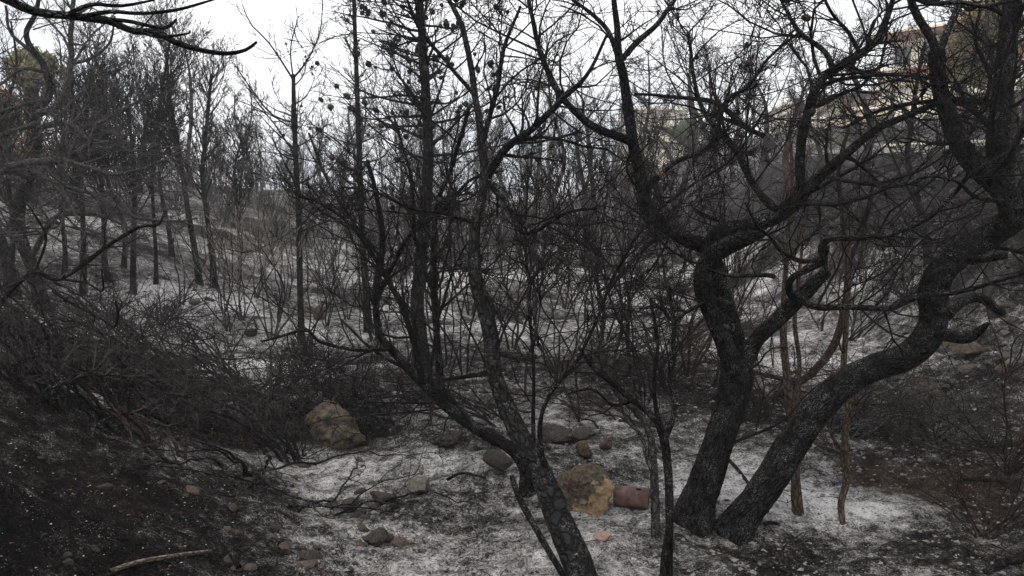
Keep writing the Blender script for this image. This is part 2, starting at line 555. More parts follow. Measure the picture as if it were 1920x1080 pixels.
def limb_mesh(name, pr, sides, mat, lump=0.10, seed=0, flare=0.0, blunt=False):
    """one thick limb: pr (n,4) = points + radius; bumpy bark outline, UV in metres"""
    p, r = pr[:, :3], np.maximum(pr[:, 3], 0.0015)
    nn = len(p)
    T = np.gradient(p, axis=0); T /= np.linalg.norm(T, axis=1, keepdims=True) + 1e-9
    N = np.zeros_like(p)
    ref = np.array([0.13, -1.0, 0.2]) if abs(T[0, 1]) < 0.8 else np.array([1.0, 0.1, 0.1])
    v = np.cross(T[0], ref); N[0] = v / np.linalg.norm(v)
    for i in range(1, nn):
        v = N[i - 1] - T[i] * np.dot(N[i - 1], T[i]); N[i] = v / (np.linalg.norm(v) + 1e-9)
    B = np.cross(T, N)
    s = np.concatenate([[0], np.cumsum(np.linalg.norm(np.diff(p, axis=0), axis=1))])
    a = np.arange(sides + 1) * 2 * np.pi / sides
    A, S = np.meshgrid(a, s)
    rr = r[:, None] * np.ones_like(A)
    ca, sa = np.cos(A), np.sin(A)
    f = 1 + lump * (vnoise(ca * 1.3 + seed * 7.7, S * 3.5 / max(0.3, 12 * r.mean()) + sa * 1.1)
                    + 0.6 * vnoise(ca * 3 + seed * 3.1, S * 9 + sa * 3) + 0.35 * vnoise(ca * 7 + seed, S * 26 + sa * 7))
    if flare:
        rootp = np.exp(-S / (3.0 * r[0]))
        f = f + flare * rootp * (0.55 + 0.6 * np.cos(3 * A + seed) * 0.5 + 0.4 * np.cos(5 * A + 2 * seed) * 0.5)
    if sides >= 30:      # cracked bark plates
        u = A * r[:, None]
        wob = 0.012 * vnoise(S * 14 + seed, ca * 2)
        pl = np.abs(vnoise((u + wob) * 46 + seed * 5, S * 15 + 2.2 * sa)) + 0.5 * np.abs(vnoise((u + wob) * 95 - seed, S * 33 + sa))
        seamw = np.exp(-((A - 0) / 0.25) ** 2) + np.exp(-((A - 2 * np.pi) / 0.25) ** 2)
        rr = rr + (np.minimum(pl, 0.55) - 0.3) * 0.010 * (1 - seamw)
    rr = rr * f
    V = p[:, None] + rr[..., None] * (ca[..., None] * N[:, None] + sa[..., None] * B[:, None])
    uv = np.stack([A * r.mean(), S], -1)
    W = sides + 1
    i = np.arange(nn - 1)[:, None] * W; j = np.arange(sides)[None]
    Q = np.stack([i + j, i + j + 1, i + W + j + 1, i + W + j], -1).reshape(-1, 4)
    V = V.reshape(-1, 3); uv = uv.reshape(-1, 2)
    # end cap (broken end)
    tip = p[-1] + T[-1] * r[-1] * (0.25 if blunt else 0.6)
    V = np.vstack([V, tip]); uv = np.vstack([uv, [[0, s[-1]]]])
    base = (nn - 1) * W
    tr = np.stack([base + np.arange(sides), base + np.arange(sides) + 1, np.full(sides, len(V) - 1)], -1)
    return mesh_np(name, V, Q, tr, mat=mat, uv=uv)


# ------------------------------------------------------------------ branching
def spawn(par, prad, k, t0=0.25, t1=1.0, ang=(35, 75), lenf=None, L=None, taper=0.5, m=5, up=0.12, wig=0.16, curl=0.0,
          ratio=0.6, rmin=0.002, rmax=0.03, tip=0.45, rng=R, tpow=1.0):
    B, nn, _ = par.shape
    k = np.broadcast_to(np.asarray(k), (B,))
    idx = np.repeat(np.arange(B), k)
    K = len(idx)
    if K == 0:
        return np.zeros((0, m, 3)), np.zeros((0, m))
    t = t0 + (t1 - t0) * rng.random(K) ** tpow
    x = t * (nn - 1); i0 = np.minimum(x.astype(int), nn - 2); f = (x - i0)[:, None]
    p = par[idx, i0] * (1 - f) + par[idx, i0 + 1] * f
    T = par[idx, i0 + 1] - par[idx, i0]; T /= np.linalg.norm(T, axis=1, keepdims=True) + 1e-9
    r = (prad[idx, i0] * (1 - f[:, 0]) + prad[idx, i0 + 1] * f[:, 0]) * ratio
    r = np.clip(r * (0.7 + 0.5 * rng.random(K)), rmin, rmax)
    v = rng.normal(size=(K, 3)); v -= T * (v * T).sum(1, keepdims=True); v /= np.linalg.norm(v, axis=1, keepdims=True) + 1e-9
    a = np.radians(ang[0] + (ang[1] - ang[0]) * rng.random(K))[:, None]
    d = np.cos(a) * T + np.sin(a) * v
    plen = np.linalg.norm(np.diff(par, axis=1), axis=2).sum(1)
    if L is not None:
        ln = L[0] + (L[1] - L[0]) * rng.random(K)
    else:
        ln = plen[idx] * lenf * (0.55 + 0.75 * rng.random(K))
    ln = ln * (1 - taper * t)
    st = (ln / (m - 1))[:, None]
    ax = rng.normal(size=(K, 3)); ax /= np.linalg.norm(ax, axis=1, keepdims=True)
    out = np.zeros((K, m, 3)); out[:, 0] = p
    for j in range(1, m):
        d = d + wig * rng.normal(size=(K, 3)) + curl * np.cross(ax, d)
        d[:, 2] += up
        d /= np.linalg.norm(d, axis=1, keepdims=True)
        out[:, j] = out[:, j - 1] + d * st
    rad = r[:, None] * np.linspace(1, tip, m)[None]
    return out, rad


def resamp(pr, k):
    s = np.concatenate([[0], np.cumsum(np.linalg.norm(np.diff(pr[:, :3], axis=0), axis=1))])
    q = np.linspace(0, s[-1], k)
    return np.stack([np.interp(q, s, pr[:, c]) for c in range(4)], 1)


CONE_ME = []


def cone_mesh():
    if CONE_ME: return CONE_ME[0]
    rings, sd = 6, 7
    V = []
    for i in range(rings):
        t = i / (rings - 1)
        r = 0.020 * math.sin(math.pi * (0.12 + 0.82 * t)) ** 0.8
        for j in range(sd):
            a = 2 * math.pi * (j + 0.5 * (i % 2)) / sd
            rr = r * (1.15 if (i + j) % 2 else 0.9)
            V.append((rr * math.cos(a), rr * math.sin(a), 0.055 * (t - 0.5)))
    Q = [(i * sd + j, i * sd + (j + 1) % sd, (i + 1) * sd + (j + 1) % sd, (i + 1) * sd + j) for i in range(rings - 1) for j in range(sd)]
    CONE_ME.append(mesh_np('pine_cone', np.array(V), np.array(Q), mat=M['cone'], smooth=False))
    return CONE_ME[0]


def add_cones(root, origin, tw, count, scale=1.0, rng=R):
    """closed burnt cones hanging on the twigs tw (K,m,3)"""
    if len(tw) == 0: return
    me = cone_mesh()
    for c in range(count):
        i = rng.integers(len(tw)); p = tw[i, rng.integers(1, tw.shape[1])] - origin
        o = obj('pine_cone', me, root, p)
        s = scale * rng.uniform(0.75, 1.3)
        o.scale = (s, s, s); o.rotation_euler = rng.uniform(-1.2, 1.2, 3)


def px_path(pts, d0, d1=None):
    """[(px,py,r_px[,d])...] -> (n,4) metres; depth runs d0..d1 along the path unless given per point"""
    if d1 is None: d1 = d0
    pts = list(pts)
    if pts[-1][1] < 0 and len(pts[-1]) == 3:      # limbs that leave the picture go on and taper out
        (xa, ya, _), (xb, yb, rb) = pts[-2], pts[-1]
        L = math.hypot(xb - xa, yb - ya) + 1e-6; ux, uy = (xb - xa) / L, (yb - ya) / L
        st = min(160.0, 22.0 * rb)
        pts += [(xb + ux * st + 14, yb + uy * st, rb * 0.7), (xb + ux * 2 * st - 10, yb + uy * 2 * st, rb * 0.4), (xb + ux * 2.8 * st, yb + uy * 2.8 * st, rb * 0.15)]
    k = len(pts); out = []
    for i, p in enumerate(pts):
        d = p[3] if len(p) > 3 else d0 + (d1 - d0) * i / max(1, k - 1)
        w = P(p[0], p[1], d)
        out.append((*w, p[2] * d / F))
    return np.array(out)


def jitter(pr, amp, rng=R):
    q = pr.copy()
    q[1:-1, :3] += rng.normal(size=(len(q) - 2, 3)) * amp
    return q


def hero_tree(name, label, trunks, branches, mat, tmat, dens=9, l1=(0.35, 0.9), l2k=6, l3k=5, cat='tree', up=0.08, wig=0.2, curl=0.12,
              cones=0, group=None, trunk_twigs=0.35, flare=0.12, l1m=7, thick=1.0, twig_name='twigs', l4k=0, bname='branch', stub=(), rs0=1.0, rst=None, rsb=None, bmat=None, tstart=0.3):
    rst = rs0 if rst is None else rst; rsb = rs0 if rsb is None else rsb
    trunks = [t * np.array([1, 1, 1, rst[i] if isinstance(rst, tuple) else rst]) for i, t in enumerate(trunks)]
    branches = [t * np.array([1, 1, 1, rsb]) for t in branches]
    base = trunks[0][0, :3].copy()
    gz = float(ground(base[0], base[1]))
    root = thing(name, label, cat, (base[0], base[1], min(base[2], gz)), group=group)
    o3 = np.array(root.location)
    L1p, L1r = [], []
    for i, tr in enumerate(trunks + branches):
        is_t = i < len(trunks)
        pr = catmull(tr, (0.018 if tr[:, 3].max() > 0.05 else 0.03) if is_t else 0.035)
        pr[:, :3] += 0.004 * np.stack([fbm(np.arange(len(pr)) * (0.05 if is_t else 0.15) + i * 13 + c * 5, np.zeros(len(pr)) + c, 2) for c in range(3)], 1) * min(2.0, 1 + pr[:, 3].mean() * 20)
        rmax = pr[:, 3].max()
        sides = 44 if rmax > 0.05 else (14 if rmax > 0.02 else 8)
        q = pr.copy(); q[:, :3] -= o3
        nm = 'trunk' if is_t else bname
        obj(nm, limb_mesh(nm, q, sides, mat if is_t or bmat is None else bmat, 0.06 if is_t else 0.07, seed=i * 1.7 + len(name), flare=flare if (is_t and i == 0) else 0, blunt=i in stub), root)
        rs = resamp(pr, 16)
        ln = np.linalg.norm(np.diff(rs[:, :3], axis=0), axis=1).sum()
        if i in stub: continue
        kk = int(round(dens * ln * (trunk_twigs if is_t else 1.0)))
        if kk > 0:
            p, r = spawn(rs[None, :, :3], rs[None, :, 3], kk, tstart if is_t else 0.12, 1.0, (30, 80), L=l1, taper=0.35, m=l1m, up=up, wig=wig, curl=curl, ratio=0.45, rmin=0.0022 * thick, rmax=0.0075 * thick, tip=0.3)
            L1p.append(p); L1r.append(r)
    if L1p:
        g = Geo()
        a, ar = np.concatenate(L1p), np.concatenate(L1r)
        g.add(a, ar, 4)
        b_, br_ = spawn(a, ar, l2k, 0.25, 1, (25, 70), lenf=0.55, taper=0.4, m=5, up=up * 1.2, wig=wig * 0.8, curl=curl, ratio=0.6, rmin=0.0014 * thick, rmax=0.0038 * thick)
        g.add(b_, br_, 3)
        c, cr = spawn(b_, br_, l3k, 0.2, 1, (25, 65), lenf=0.5, taper=0.3, m=3, up=up * 0.6, wig=wig * 0.9, curl=curl, ratio=0.7, rmin=0.0011 * thick, rmax=0.0022 * thick)
        g.add(c, cr, 3)
        if l4k:
            d, dr = spawn(c, cr, l4k, 0.2, 1, (25, 60), lenf=0.55, taper=0.3, m=2, up=0.04, wig=wig, ratio=0.75, rmin=0.0010 * thick, rmax=0.0016 * thick)
            g.add(d, dr, 3)
        for v in g.v: v -= o3
        tw = obj(twig_name, g.mesh(twig_name, tmat), root)
        tw['kind'] = 'stuff'
        if cones:
            add_cones(root, o3, np.concatenate([b_]), cones, 0.75)
    return root


#==SECTION ground==
def axis(parts):
    out = []
    for a, b_, k in parts:
        out.append(np.linspace(a, b_, k, endpoint=False))
    return np.concatenate(out)


def geo_axis(a, b_, k):
    return a * (b_ / a) ** (np.arange(1, k + 1) / k)


xr = np.concatenate([-6.5 - (geo_axis(1, 260, 62)[::-1] - 1), np.linspace(-6.5, 6.5, 300), 6.5 + (geo_axis(1, 260, 62) - 1)])
yr = np.concatenate([-8 - (geo_axis(1, 60, 18)[::-1] - 1), np.linspace(-8, 2.4, 30, endpoint=False), np.linspace(2.4, 11, 215, endpoint=False), np.linspace(11, 24, 110, endpoint=False), 24 + (geo_axis(1, 380, 75) - 1)])
GX, GY = np.meshgrid(xr, yr)
GZ = ground(GX, GY)
fine = (1 - sstep(11, 25, GY)) * (1 - sstep(6, 9, np.abs(GX)))
GZ = GZ + fine * (0.010 * vnoise(GX * 16, GY * 16) + 0.007 * np.maximum(0, vnoise(GX * 34 + 4, GY * 34)) + 0.004 * vnoise(GX * 60, GY * 60 + 3))
nx, ny = len(xr), len(yr)
idx = np.arange(nx * ny).reshape(ny, nx)
gq = np.stack([idx[:-1, :-1], idx[:-1, 1:], idx[1:, 1:], idx[1:, :-1]], -1).reshape(-1, 4)
gme = mesh_np('ground', np.stack([GX, GY, GZ], -1).reshape(-1, 3), gq, mat=M['ground'])
# what lies on the soil: ash (red channel), scorched soil (green channel)
ash = 0.395 + 0.22 * fbm(GX * 0.5 + 3, GY * 0.5, 3) + 0.10 * fbm(GX * 2.2, GY * 2.2 + 7, 3)
soil = np.zeros_like(ash)


def patch(arr, px, py, rx, ry, amt):
    p, d = hit(px, py)
    q = ((GX - p[0]) / rx) ** 2 + ((GY - p[1]) / ry) ** 2
    arr += amt * np.exp(-q * (1 + 0.6 * fbm(GX * 1.7, GY * 1.7, 2)))


for a in ((1260, 930, 0.7, 0.35, 0.26), (1600, 950, 0.55, 0.3, 0.36), (1150, 1050, 0.6, 0.3, 0.26), (440, 690, 0.8, 0.6, 0.6), (390, 562, 1.6, 0.6, 0.42),
          (470, 500, 2.5, 0.8, 0.25), (850, 880, 1.2, 0.5, 0.22), (800, 1000, 0.8, 0.4, 0.1), (620, 620, 1.5, 1.2, 0.22), (1540, 680, 0.8, 1.4, 0.22), (1100, 800, 1.6, 0.5, 0.15),
          (600, 980, 0.35, 0.3, 0.25), (130, 600, 2.2, 1.5, 0.2), (950, 520, 5, 4, 0.25), (1250, 560, 1.6, 1.8, 0.2)):
    patch(ash, *a)
for a in ((1760, 860, 0.9, 0.8, -0.30), (1850, 960, 0.7, 0.6, -0.32), (1650, 840, 0.8, 0.5, -0.15), (1850, 720, 2.2, 1.2, -0.16), (1300, 690, 1.4, 0.9, -0.12), (640, 790, 0.8, 0.5, -0.12), (1500, 1060, 0.5, 0.2, -0.1)):
    patch(ash, *a)
bankm = sstep(0.75, 1.7, -GX - 0.62 * softpos(GY - 5.2, 1.0)) * (1 - sstep(9, 13, GY))
ash -= bankm * 0.23
lowl = sstep(1.45, 2.2, -GX) * (1 - sstep(3.2, 4.0, GY))
ash -= lowl * 0.24
slope = sstep(5.0, 7.0, GX - 0.045 * GY) * (1 - sstep(26, 40, GY))
ash -= slope * 0.32
ash -= sstep(12, 22, GY) * 0.07
patch(soil, 1760, 900, 0.45, 0.3, 1.1); patch(soil, 1660, 880, 0.3, 0.25, 0.6); patch(soil, 230, 930, 0.4, 0.3, 0.2); patch(soil, 60, 800, 0.6, 0.5, 0.1); patch(soil, 1880, 960, 0.4, 0.4, 0.7)
soil *= 0.38
cov = np.stack([np.clip(ash, 0, 1), np.clip(soil, 0, 1), np.zeros_like(ash), np.ones_like(ash)], -1).reshape(-1, 4)
ca = gme.color_attributes.new('cover', 'FLOAT_COLOR', 'POINT')
ca.data.foreach_set('color', cov.astype(np.float32).ravel())
go = obj('ground', gme)
go['kind'] = 'structure'

#==SECTION heroes==
# ------------------------------------------------------------------ the big leaning trunk in the middle
b0, d0 = hit(1112, 1140)
hero_tree('burnt_pine', 'charred pine with slim trunk leaning left beside the yellow boulder', [
    px_path([(1112, 1140, 45), (1085, 1065, 42), (1050, 985, 39), (1010, 885, 33), (966, 800, 27), (930, 705, 23), (917, 610, 22), (893, 525, 20), (892, 430, 15), (906, 330, 12), (900, 240, 10), (885, 130, 8.5), (865, 50, 7), (835, -20, 6)], d0, 5.1)],
    [px_path([(912, 330, 13), (950, 275, 11), (1000, 240, 10), (1055, 185, 8), (1100, 140, 6), (1140, 60, 4)], 4.9, 4.6),
     px_path([(905, 260, 8), (930, 170, 7), (945, 90, 6), (975, 10, 4)], 5.0, 5.3),
     px_path([(890, 180, 7), (840, 120, 6), (790, 60, 5), (760, -10, 4)], 5.0, 5.2),
     px_path([(910, 340, 9), (950, 380, 7), (985, 440, 6), (1060, 400, 5), (1120, 390, 3)], 4.95, 4.5),
     px_path([(893, 420, 7), (840, 400, 6), (780, 395, 5), (700, 360, 4), (640, 350, 3)], 4.95, 4.6),
     px_path([(915, 700, 9), (870, 705, 6), (830, 712, 5)], 4.75, 4.9),
     px_path([(1018, 880, 9), (1012, 800, 7), (1030, 745, 6), (1080, 680, 5), (1118, 600, 5), (1160, 500, 5), (1215, 415, 5), (1290, 350, 4), (1370, 300, 3.5), (1440, 200, 3)], 4.35, 4.3),
     px_path([(1000, 840, 7), (1000, 700, 5), (992, 560, 4.5), (985, 440, 4), (990, 330, 3)], 4.4, 4.7)],
    M['char_grey'], M['twig'], dens=17, l1=(0.35, 1.1), l2k=8, l3k=5, cones=55, up=0.07, trunk_twigs=0.22, thick=1.8, stub=(6,), rs0=0.64, tstart=0.62, bmat=M['char'])

# the forked smaller tree just behind it
b0, d0 = hit(990, 925)
hero_tree('burnt_tree', 'thin forked burnt tree sweeping left from behind the leaning trunk', [
    px_path([(992, 928, 22), (985, 880, 17), (955, 840, 16), (890, 805, 15), (835, 760, 14), (790, 715, 12), (745, 668, 11), (712, 625, 9), (705, 560, 8), (715, 490, 7), (712, 400, 6), (690, 300, 5)], d0, 6.1)],
    [px_path([(828, 752, 11), (822, 680, 10), (816, 590, 9), (812, 500, 8), (818, 400, 7), (850, 300, 6), (880, 200, 5)], 5.9, 5.6),
     px_path([(790, 712, 9), (775, 640, 8), (748, 565, 7), (700, 480, 6), (665, 430, 5), (600, 380, 4), (560, 370, 3)], 5.95, 5.7),
     px_path([(735, 655, 6), (660, 655, 5), (600, 640, 4.5), (570, 620, 4), (490, 640, 3)], 6.0, 5.6),
     px_path([(705, 570, 6), (735, 500, 6), (770, 440, 5), (830, 395, 5), (880, 340, 4), (940, 320, 3)], 6.1, 5.5),
     px_path([(712, 480, 5), (650, 400, 4), (610, 330, 3.5), (580, 250, 3)], 6.1, 6.4),
     px_path([(900, 808, 9), (860, 765, 7), (800, 715, 5), (700, 655, 4), (640, 600, 3)], 5.85, 6.4),
     px_path([(815, 560, 6), (780, 450, 5), (770, 330, 4), (740, 220, 3)], 5.8, 5.9)],
    M['char'], M['twig'], dens=10, l1=(0.35, 1.2), l2k=7, l3k=5, up=0.07, wig=0.15, trunk_twigs=0.5, cones=14, thick=1.8, rs0=0.7)

# ------------------------------------------------------------------ thick twin-stemmed tree
b0, d0 = hit(1306, 985)
hero_tree('burnt_tree', 'stout charred tree whose trunk splits into three limbs, one sawn off', [
    px_path([(1302, 985, 52), (1310, 935, 40), (1332, 865, 36), (1362, 780, 35), (1379, 715, 38), (1380, 672, 37)], d0, 5.2),
    px_path([(1374, 690, 28), (1352, 635, 24), (1332, 590, 23), (1316, 540, 24), (1320, 500, 24), (1340, 476, 24), (1376, 457, 23), (1408, 447, 18), (1428, 440, 10)], 5.15, 4.9),
    px_path([(1386, 690, 30), (1372, 610, 27), (1350, 540, 26), (1335, 485, 27), (1322, 462, 25), (1292, 452, 23), (1255, 430, 21), (1222, 400, 19), (1206, 362, 18), (1198, 318, 17), (1190, 278, 16), (1178, 215, 15), (1168, 150, 13), (1160, 105, 12), (1156, 50, 9), (1148, -20, 7)], 5.3, 5.0),
    px_path([(1388, 690, 26), (1415, 640, 22), (1455, 600, 21), (1495, 560, 22), (1530, 525, 17), (1550, 507, 15)], 5.2, 5.0)],
    [px_path([(1325, 470, 24), (1352, 438, 25), (1395, 424, 25), (1440, 412, 24), (1478, 390, 23), (1515, 352, 18), (1560, 312, 15), (1610, 270, 12), (1660, 235, 10), (1730, 205, 8), (1790, 190, 6), (1860, 200, 5)], 5.25, 4.7),
     px_path([(1186, 268, 14), (1150, 252, 13), (1105, 232, 12), (1070, 203, 11), (1040, 165, 10), (1012, 95, 8), (1000, 40, 7), (990, -20, 6)], 5.1, 4.8),
     px_path([(1161, 118, 10), (1190, 82, 9), (1232, 45, 8), (1275, -10, 6)], 5.0, 4.9),
     px_path([(1160, 115, 9), (1140, 60, 8), (1105, 22, 6), (1060, -10, 5)], 5.0, 5.2),
     px_path([(1208, 365, 11), (1222, 345, 10), (1238, 326, 10)], 5.1, 4.95),
     px_path([(1236, 330, 7), (1270, 303, 7), (1318, 283, 8), (1340, 255, 8), (1362, 190, 7), (1400, 165, 6), (1440, 110, 5), (1500, 60, 4)], 4.95, 4.6),
     px_path([(1460, 400, 14), (1415, 350, 11), (1385, 290, 11), (1355, 250, 10), (1320, 210, 7), (1300, 140, 6), (1290, 60, 5)], 5.05, 5.4),
     px_path([(1432, 257, 8), (1400, 240, 9), (1365, 210, 9), (1330, 190, 7), (1270, 182, 6), (1190, 176, 4)], 5.15, 5.4),
     px_path([(1505, 360, 15), (1500, 300, 15), (1508, 235, 15), (1530, 165, 14), (1562, 130, 14), (1612, 100, 13), (1645, 70, 11), (1668, 15, 9), (1680, -30, 7)], 5.0, 4.7),
     px_path([(1560, 130, 10), (1545, 95, 8), (1500, 60, 7), (1470, 10, 5), (1450, -30, 4)], 4.85, 5.0),
     px_path([(1612, 102, 7), (1590, 60, 6), (1560, 25, 5), (1540, -20, 4)], 4.8, 4.6),
     px_path([(1484, 556, 12), (1478, 540, 11), (1488, 520, 11), (1522, 502, 11), (1546, 490, 11), (1541, 466, 10), (1558, 450, 9), (1600, 447, 9), (1680, 435, 8), (1745, 405, 8), (1790, 360, 7), (1815, 330, 7), (1870, 295, 5), (1915, 270, 4)], 5.05, 4.4),
     px_path([(1545, 486, 9), (1500, 488, 8), (1462, 468, 7), (1445, 445, 6), (1420, 424, 5), (1398, 380, 4)], 4.85, 4.7),
     px_path([(1492, 552, 11), (1530, 575, 10), (1600, 576, 9), (1665, 578, 9), (1722, 556, 8), (1800, 546, 7), (1870, 528, 6), (1930, 512, 5)], 5.0, 4.3),
     px_path([(1300, 452, 9), (1275, 440, 8), (1240, 445, 7), (1200, 470, 6), (1160, 520, 5), (1120, 550, 4)], 5.2, 5.0),
     px_path([(1345, 412, 8), (1325, 405, 8), (1303, 393, 6)], 5.2, 5.0),
     px_path([(1372, 570, 9), (1340, 562, 7), (1295, 580, 6), (1262, 600, 6), (1240, 575, 5), (1200, 580, 4)], 5.1, 4.8),
     px_path([(1450, 520, 8), (1430, 515, 7), (1370, 515, 6), (1320, 500, 4), (1260, 470, 4), (1200, 400, 3)], 4.8, 4.4),
     px_path([(1548, 520, 8), (1546, 490, 8), (1553, 462, 7)], 5.0, 5.0)],
    M['char_ash'], M['twig'], dens=12, l1=(0.3, 1.15), l2k=8, l3k=5, up=0.08, wig=0.2, curl=0.13, thick=1.8, trunk_twigs=0.2, stub=(1, 3, 8, 19, 22), cones=22, rst=(0.76, 0.66, 0.62, 0.66), rsb=0.60)

# pale sawn face of the short stub
big = [o for o in COL.objects if o.get('label', '').startswith('stout charred')][0]
c0, c1 = P(1222, 345, 5.0), P(1240, 324, 4.94); ax = (c1 - c0) / np.linalg.norm(c1 - c0)
u_ = np.cross(ax, (0, 0, 1.0)); u_ /= np.linalg.norm(u_); w_ = np.cross(ax, u_); kk = 14; rr_ = 0.021
aa = np.arange(kk) * 2 * np.pi / kk
rim = c1[None] + ax * 0.012 + rr_ * (np.cos(aa)[:, None] * u_ + np.sin(aa)[:, None] * w_)
rim2 = rim - ax * 0.03
VV = np.vstack([rim, rim2, [c1 + ax * 0.013]]) - np.array(big.location)
M['cutwood'] = flat_mat('sawn_wood', (0.20, 0.14, 0.08), 0.4, 60)
obj('cut_face', mesh_np('cut_face', VV, np.array([(i, (i + 1) % kk, kk + (i + 1) % kk, kk + i) for i in range(kk)]), np.array([(i, 2 * kk, (i + 1) % kk) for i in range(kk)]), mat=M['cutwood'], smooth=False), big)

# ------------------------------------------------------------------ right leaning trunk
b0, d0 = hit(1378, 1000)
hero_tree('burnt_tree', 'heavy charred trunk leaning far right, splitting high into two limbs', [
    px_path([(1376, 1004, 40), (1402, 955, 31), (1465, 865, 32), (1520, 780, 31), (1572, 725, 30), (1640, 690, 28), (1700, 668, 28), (1738, 630, 30), (1752, 590, 28), (1752, 545, 30), (1768, 505, 29), (1810, 466, 28), (1858, 440, 28), (1895, 412, 29), (1905, 380, 31), (1885, 350, 29), (1842, 318, 24), (1802, 275, 20), (1778, 220, 17), (1762, 150, 15), (1757, 95, 15)], d0, 4.6)],
    [px_path([(1895, 395, 32), (1876, 330, 31), (1868, 260, 28), (1880, 180, 26), (1890, 80, 25), (1902, -30, 22)], 4.65, 4.9),
     px_path([(1757, 105, 13), (1740, 60, 11), (1718, 25, 11), (1698, -30, 9)], 4.6, 4.5),
     px_path([(1757, 105, 11), (1775, 60, 10), (1795, 10, 9), (1800, -30, 8)], 4.6, 4.8),
     px_path([(1760, 625, 20), (1790, 632, 18), (1815, 634, 15), (1838, 618, 12), (1850, 608, 6)], 4.8, 4.5),
     px_path([(1822, 490, 12), (1850, 484, 11), (1888, 478, 10)], 4.75, 4.5),
     px_path([(1775, 590, 18), (1800, 565, 15), (1835, 560, 13), (1880, 588, 11)], 4.95, 5.3),
     px_path([(1700, -10, 8), (1745, 8, 7), (1800, 5, 6), (1850, 12, 6), (1925, -5, 5)], 4.3, 3.9),
     px_path([(1870, 250, 10), (1800, 190, 7), (1700, 195, 6), (1640, 210, 5), (1580, 240, 4)], 4.7, 4.9),
     px_path([(1800, 270, 9), (1830, 230, 7), (1855, 150, 6), (1830, 80, 5), (1840, 10, 4)], 4.65, 4.4),
     px_path([(1850, 330, 9), (1890, 300, 7), (1925, 230, 6)], 4.6, 4.2),
     px_path([(1880, 380, 8), (1830, 370, 6), (1790, 340, 5), (1740, 330, 4), (1690, 350, 3)], 4.55, 4.1)],
    M['char_ash'], M['twig'], dens=9, l1=(0.3, 1.0), l2k=7, l3k=5, up=0.07, wig=0.2, curl=0.14, trunk_twigs=0.12, tstart=0.5, thick=1.8, stub=(4, 5, 6), rst=0.88, rsb=0.66)

# ------------------------------------------------------------------ twisted tree on the left
b0, d0 = hit(82, 585)
hero_tree('burnt_tree', 'twisted burnt tree with pale ash-grey crooked branches on the left slope', [
    px_path([(86, 590, 26), (70, 540, 21), (55, 490, 19), (36, 430, 20), (36, 385, 20), (52, 345, 17), (64, 300, 13), (72, 255, 12), (68, 214, 12), (88, 185, 11), (92, 155, 11), (80, 120, 10), (58, 90, 9), (50, 60, 8), (66, 25, 7), (78, -20, 6)], d0, d0 - 0.8)],
    [px_path([(70, 212, 9), (104, 203, 9), (122, 172, 8), (132, 120, 7), (134, 60, 6), (138, -10, 5)], d0 - 0.5, d0 - 0.4),
     px_path([(52, 330, 9), (20, 318, 9), (-20, 330, 8)], d0 - 0.4, d0 - 1.0),
     px_path([(15, 312, 8), (60, 304, 9), (120, 298, 9), (148, 283, 8), (168, 268, 7), (172, 240, 5), (200, 225, 4), (260, 190, 3)], d0 - 1.2, d0 - 2.0),
     px_path([(120, 300, 6), (155, 310, 5), (210, 326, 5), (262, 318, 4), (310, 300, 3), (350, 280, 2)], d0 - 1.6, d0 - 2.4),
     px_path([(68, 232, 6), (30, 244, 6), (-20, 262, 6)], d0 - 0.6, d0 - 1.2),
     px_path([(72, 240, 7), (105, 232, 7), (135, 236, 6), (165, 262, 6), (175, 285, 5)], d0 - 0.6, d0 - 1.4),
     px_path([(52, 345, 7), (30, 335, 6), (-10, 345, 5)], d0 - 0.4, d0),
     px_path([(60, 480, 8), (100, 410, 7), (150, 402, 6), (190, 405, 4), (250, 430, 3)], d0 - 0.5, d0 - 1.6),
     px_path([(90, 185, 5), (50, 195, 5), (15, 205, 4), (-20, 215, 4)], d0 - 0.7, d0 - 1.5),
     px_path([(84, 135, 5), (40, 130, 4), (0, 160, 3)], d0 - 0.7, d0 - 1.3),
     px_path([(132, 120, 5), (170, 110, 4), (205, 80, 3), (215, 30, 2)], d0 - 0.4, d0 - 0.8),
     px_path([(108, 330, 5), (130, 380, 5), (148, 415, 4)], d0 - 1.6, d0 - 2.0),
     px_path([(56, 95, 5), (20, 60, 4), (10, 10, 3)], d0 - 0.8, d0 - 1.0),
     px_path([(60, 320, 6), (110, 345, 5), (180, 365, 4.5), (250, 405, 4), (330, 415, 3), (370, 410, 2)], d0 - 1.0, d0 - 2.6)],
    M['char'], M['twig_ash'], dens=8, bmat=M['greybark'], l1=(0.5, 1.7), l2k=7, l3k=5, up=0.06, wig=0.22, curl=0.14, trunk_twigs=0.3, thick=3.0, rst=0.56, rsb=0.72)

# trunk at the picture's left border
b0, d0 = hit(30, 560)
hero_tree('burnt_tree', 'short stout burnt trunk close beside the twisted pale-branched tree', [
    px_path([(28, 565, 24), (18, 515, 19), (5, 465, 18), (-12, 410, 17), (-30, 340, 14), (-20, 250, 11), (-40, 120, 9)], d0, d0 - 0.4)],
    [px_path([(0, 450, 9), (30, 400, 8), (50, 370, 7), (60, 340, 5)], d0 - 0.2, d0 - 0.6),
     px_path([(-20, 260, 7), (10, 200, 5), (30, 120, 4), (20, 40, 3)], d0 - 0.3, d0 - 0.9)],
    M['char'], M['twig'], dens=7, l1=(0.5, 1.3), l2k=6, l3k=5, wig=0.2, trunk_twigs=0.4, thick=3.0, rs0=0.55)

